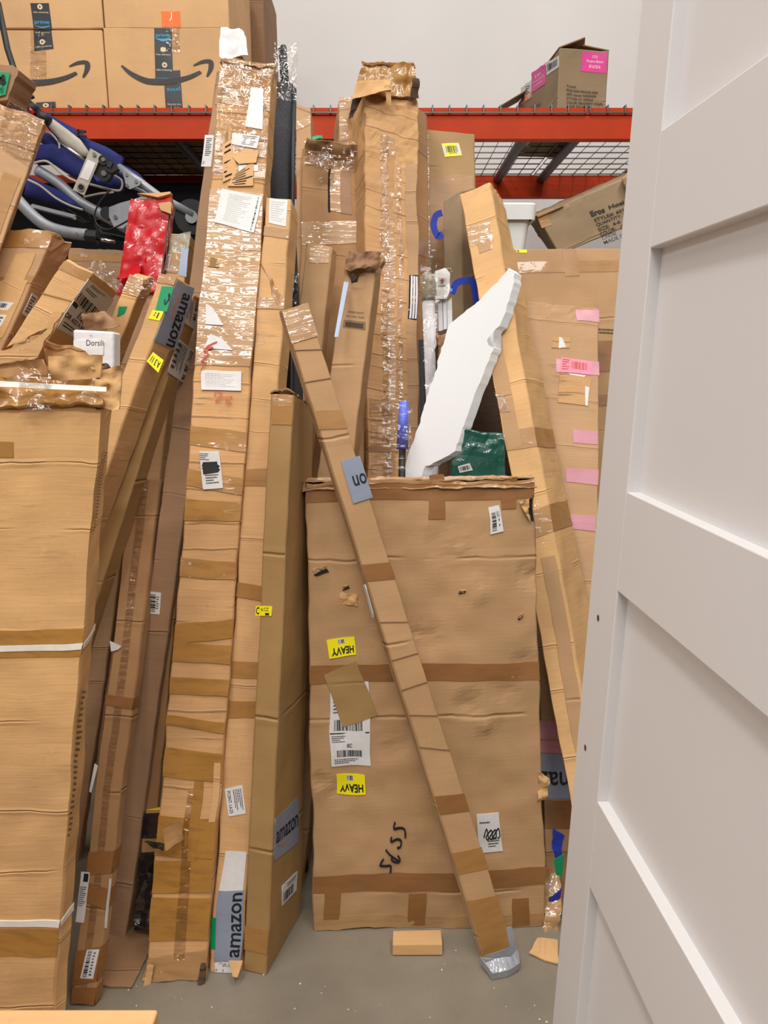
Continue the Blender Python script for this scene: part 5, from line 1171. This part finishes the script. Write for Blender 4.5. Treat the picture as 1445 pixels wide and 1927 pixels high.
# ================================================================== big strapped carton at the left
b3c = Carton('strapped_carton', 'big carton at left front bound with three white plastic straps', [(-330, 1968), (94, 1968), (194, 745), (-170, 745)], 1.36, .17, mat='card_warm', amp=.003, crush=.004, ext=.04, side=('R', (120, 1955), (212, 735)), step=.014)
b3c.bands([(735, 768), (1185, 1212)], 'tape_old', .001); b3c.bands([(1218, 1236), (1748, 1800)], 'tape_old', .002)
b3c.piece('tape_strip', [(-20, 830), (26, 830), (24, 860), (-20, 860)], 'tape')
for y0, y1 in ((1213, 1224), (1730, 1742)):
    b3c.zo = .003; b3c.bands([(y0, y1)], 'strap_white', .001, wrap='R', name='plastic_strap')
v = b3c.on([(142, 1240), (160, 1240), (118, 1700), (100, 1700)], 'R')
s = b3c.on([(168, 1050), (176, 1050), (166, 1250), (158, 1250)], 'R')
for q in ([(187, 850), (198, 850), (176, 1010), (168, 1010)], [(150, 1300), (162, 1300), (128, 1580), (120, 1580)]):
    s = b3c.on(q, 'R'); s.fine(.1, 0, .9, 1, 26, 'ink_brown')
patch('crushed_top', [at(-60, 690, 1.40), at(186, 690, 1.40), at(196, 762, 1.345), at(-60, 768, 1.345)], 'tape_old', b3c.root, .012, 14, .008, 5, step=.009)
patch('crushed_top', [at(186, 690, 1.40), at(222, 676, 1.5), at(208, 760, 1.47), at(192, 768, 1.345)], 'card_dark', b3c.root, .014, 20, .006, 8, step=.008)
patch('plastic_strap', [at(-20, 716, 1.335), at(200, 728, 1.335), at(200, 737, 1.332), at(-20, 727, 1.332)], 'strap_white', b3c.root, .0015, 10, .0015, 3)
slab('torn_flap', A([(-20, 664), (30, 655), (62, 640), (85, 618), (100, 590), (114, 587), (112, 600), (90, 630), (78, 660), (62, 676), (36, 676), (-20, 690)], 1.36), .006, 'card_light', b3c.root, rag=.006, step=.006)
patch('torn_flap', A([(78, 640), (150, 655), (196, 690), (90, 700)], 1.39), 'card_worn', b3c.root, .012, 18, .004, 9, step=.006)
patch('torn_flap', A([(90, 672), (192, 668), (190, 712), (96, 716)], 1.352), 'card_warm', b3c.root, .01, 20, .004, 12, step=.006)
patch('clear_wrap', [at(36, 655, 1.34), at(88, 660, 1.33), at(98, 770, 1.325), at(35, 770, 1.325)], 'clear', b3c.root, .01, 20, 0, 4)
patch('torn_flap', A([(-20, 688), (80, 676), (90, 700), (-20, 712)], 1.37), 'card_warm', b3c.root, .008, 18, .004, 14)
patch('torn_flap', A([(170, 690), (228, 690), (224, 770), (186, 764)], 1.342), 'card_warm', b3c.root, .014, 22, .005, 33, step=.006)
# white product box sunk in its torn top
wb = Carton('white_product_box', 'small white printed product box poking out of the torn top of the strapped carton', [(140, 738), (214, 738), (214, 624), (137, 620)], 1.44, .06, side=('R', (226, 736), (227, 627)), yb=1.42, mat='white_bag', amp=.0004, step=.03)
wb.body['label'] = 'glossy white box'
s = wb.on([(150, 628), (214, 628), (216, 652), (150, 652)]); s.text('Dorsili', .2, .05, .7, .5, 'ink_soft'); s.text('~w~', .28, .75, .4, .9, 'ink_red')
wb.piece('white_label', [(139, 641), (195, 641), (195, 668), (139, 668)], 'paper', dz=.001)
patch_ = patch('crumpled_cardboard', A([(153, 588), (195, 586), (226, 612), (160, 624)], 1.52), 'card_brown', None, .014, 22, .004, 7, step=.006)
tag(patch_, 'crumpled piece of torn cardboard right behind the white product box', 'cardboard')
pw = patch('clear_plastic_sheet', [at(148, 470, 1.83), at(205, 490, 1.83), at(232, 550, 1.8), at(170, 520, 1.8)], 'clear', None, .014, 16, 0, 2, step=.008)
tag(pw, 'loose crinkled clear plastic sheet between the tilted label box and the red one', 'plastic sheet')
# near carton cut by the frame's lower edge
nb = thing('near_carton', 'pale carton top corner at the bottom left edge nearest the camera', 'box', (-.62, .6, 0))
x1 = fl(298, 1898, .6).x; y1 = fl(298, 1898, .6).y
m = MB().box(-1.2, x1, .2, y1, 0, .6); o = m.build('carton_body', 'card_light', nb); bv = o.modifiers.new('b', 'BEVEL'); bv.width = .004; bv.segments = 3
# crumbs
m = MB(); rr = random.Random(11)
for i in range(34):
    x, y = rr.uniform(180, 1030), rr.uniform(1760, 1925); p = fl(x, y); r_ = rr.uniform(.0006, .0018)
    m.box(p.x-r_, p.x+r_*rr.uniform(.5, 2), p.y-r_, p.y+r_, 0.0005, r_*1.4)
tag(m.build('foam_crumbs', 'paper'), 'tiny white foam crumbs scattered over the concrete floor', 'crumbs', kind='stuff')
flush_text()
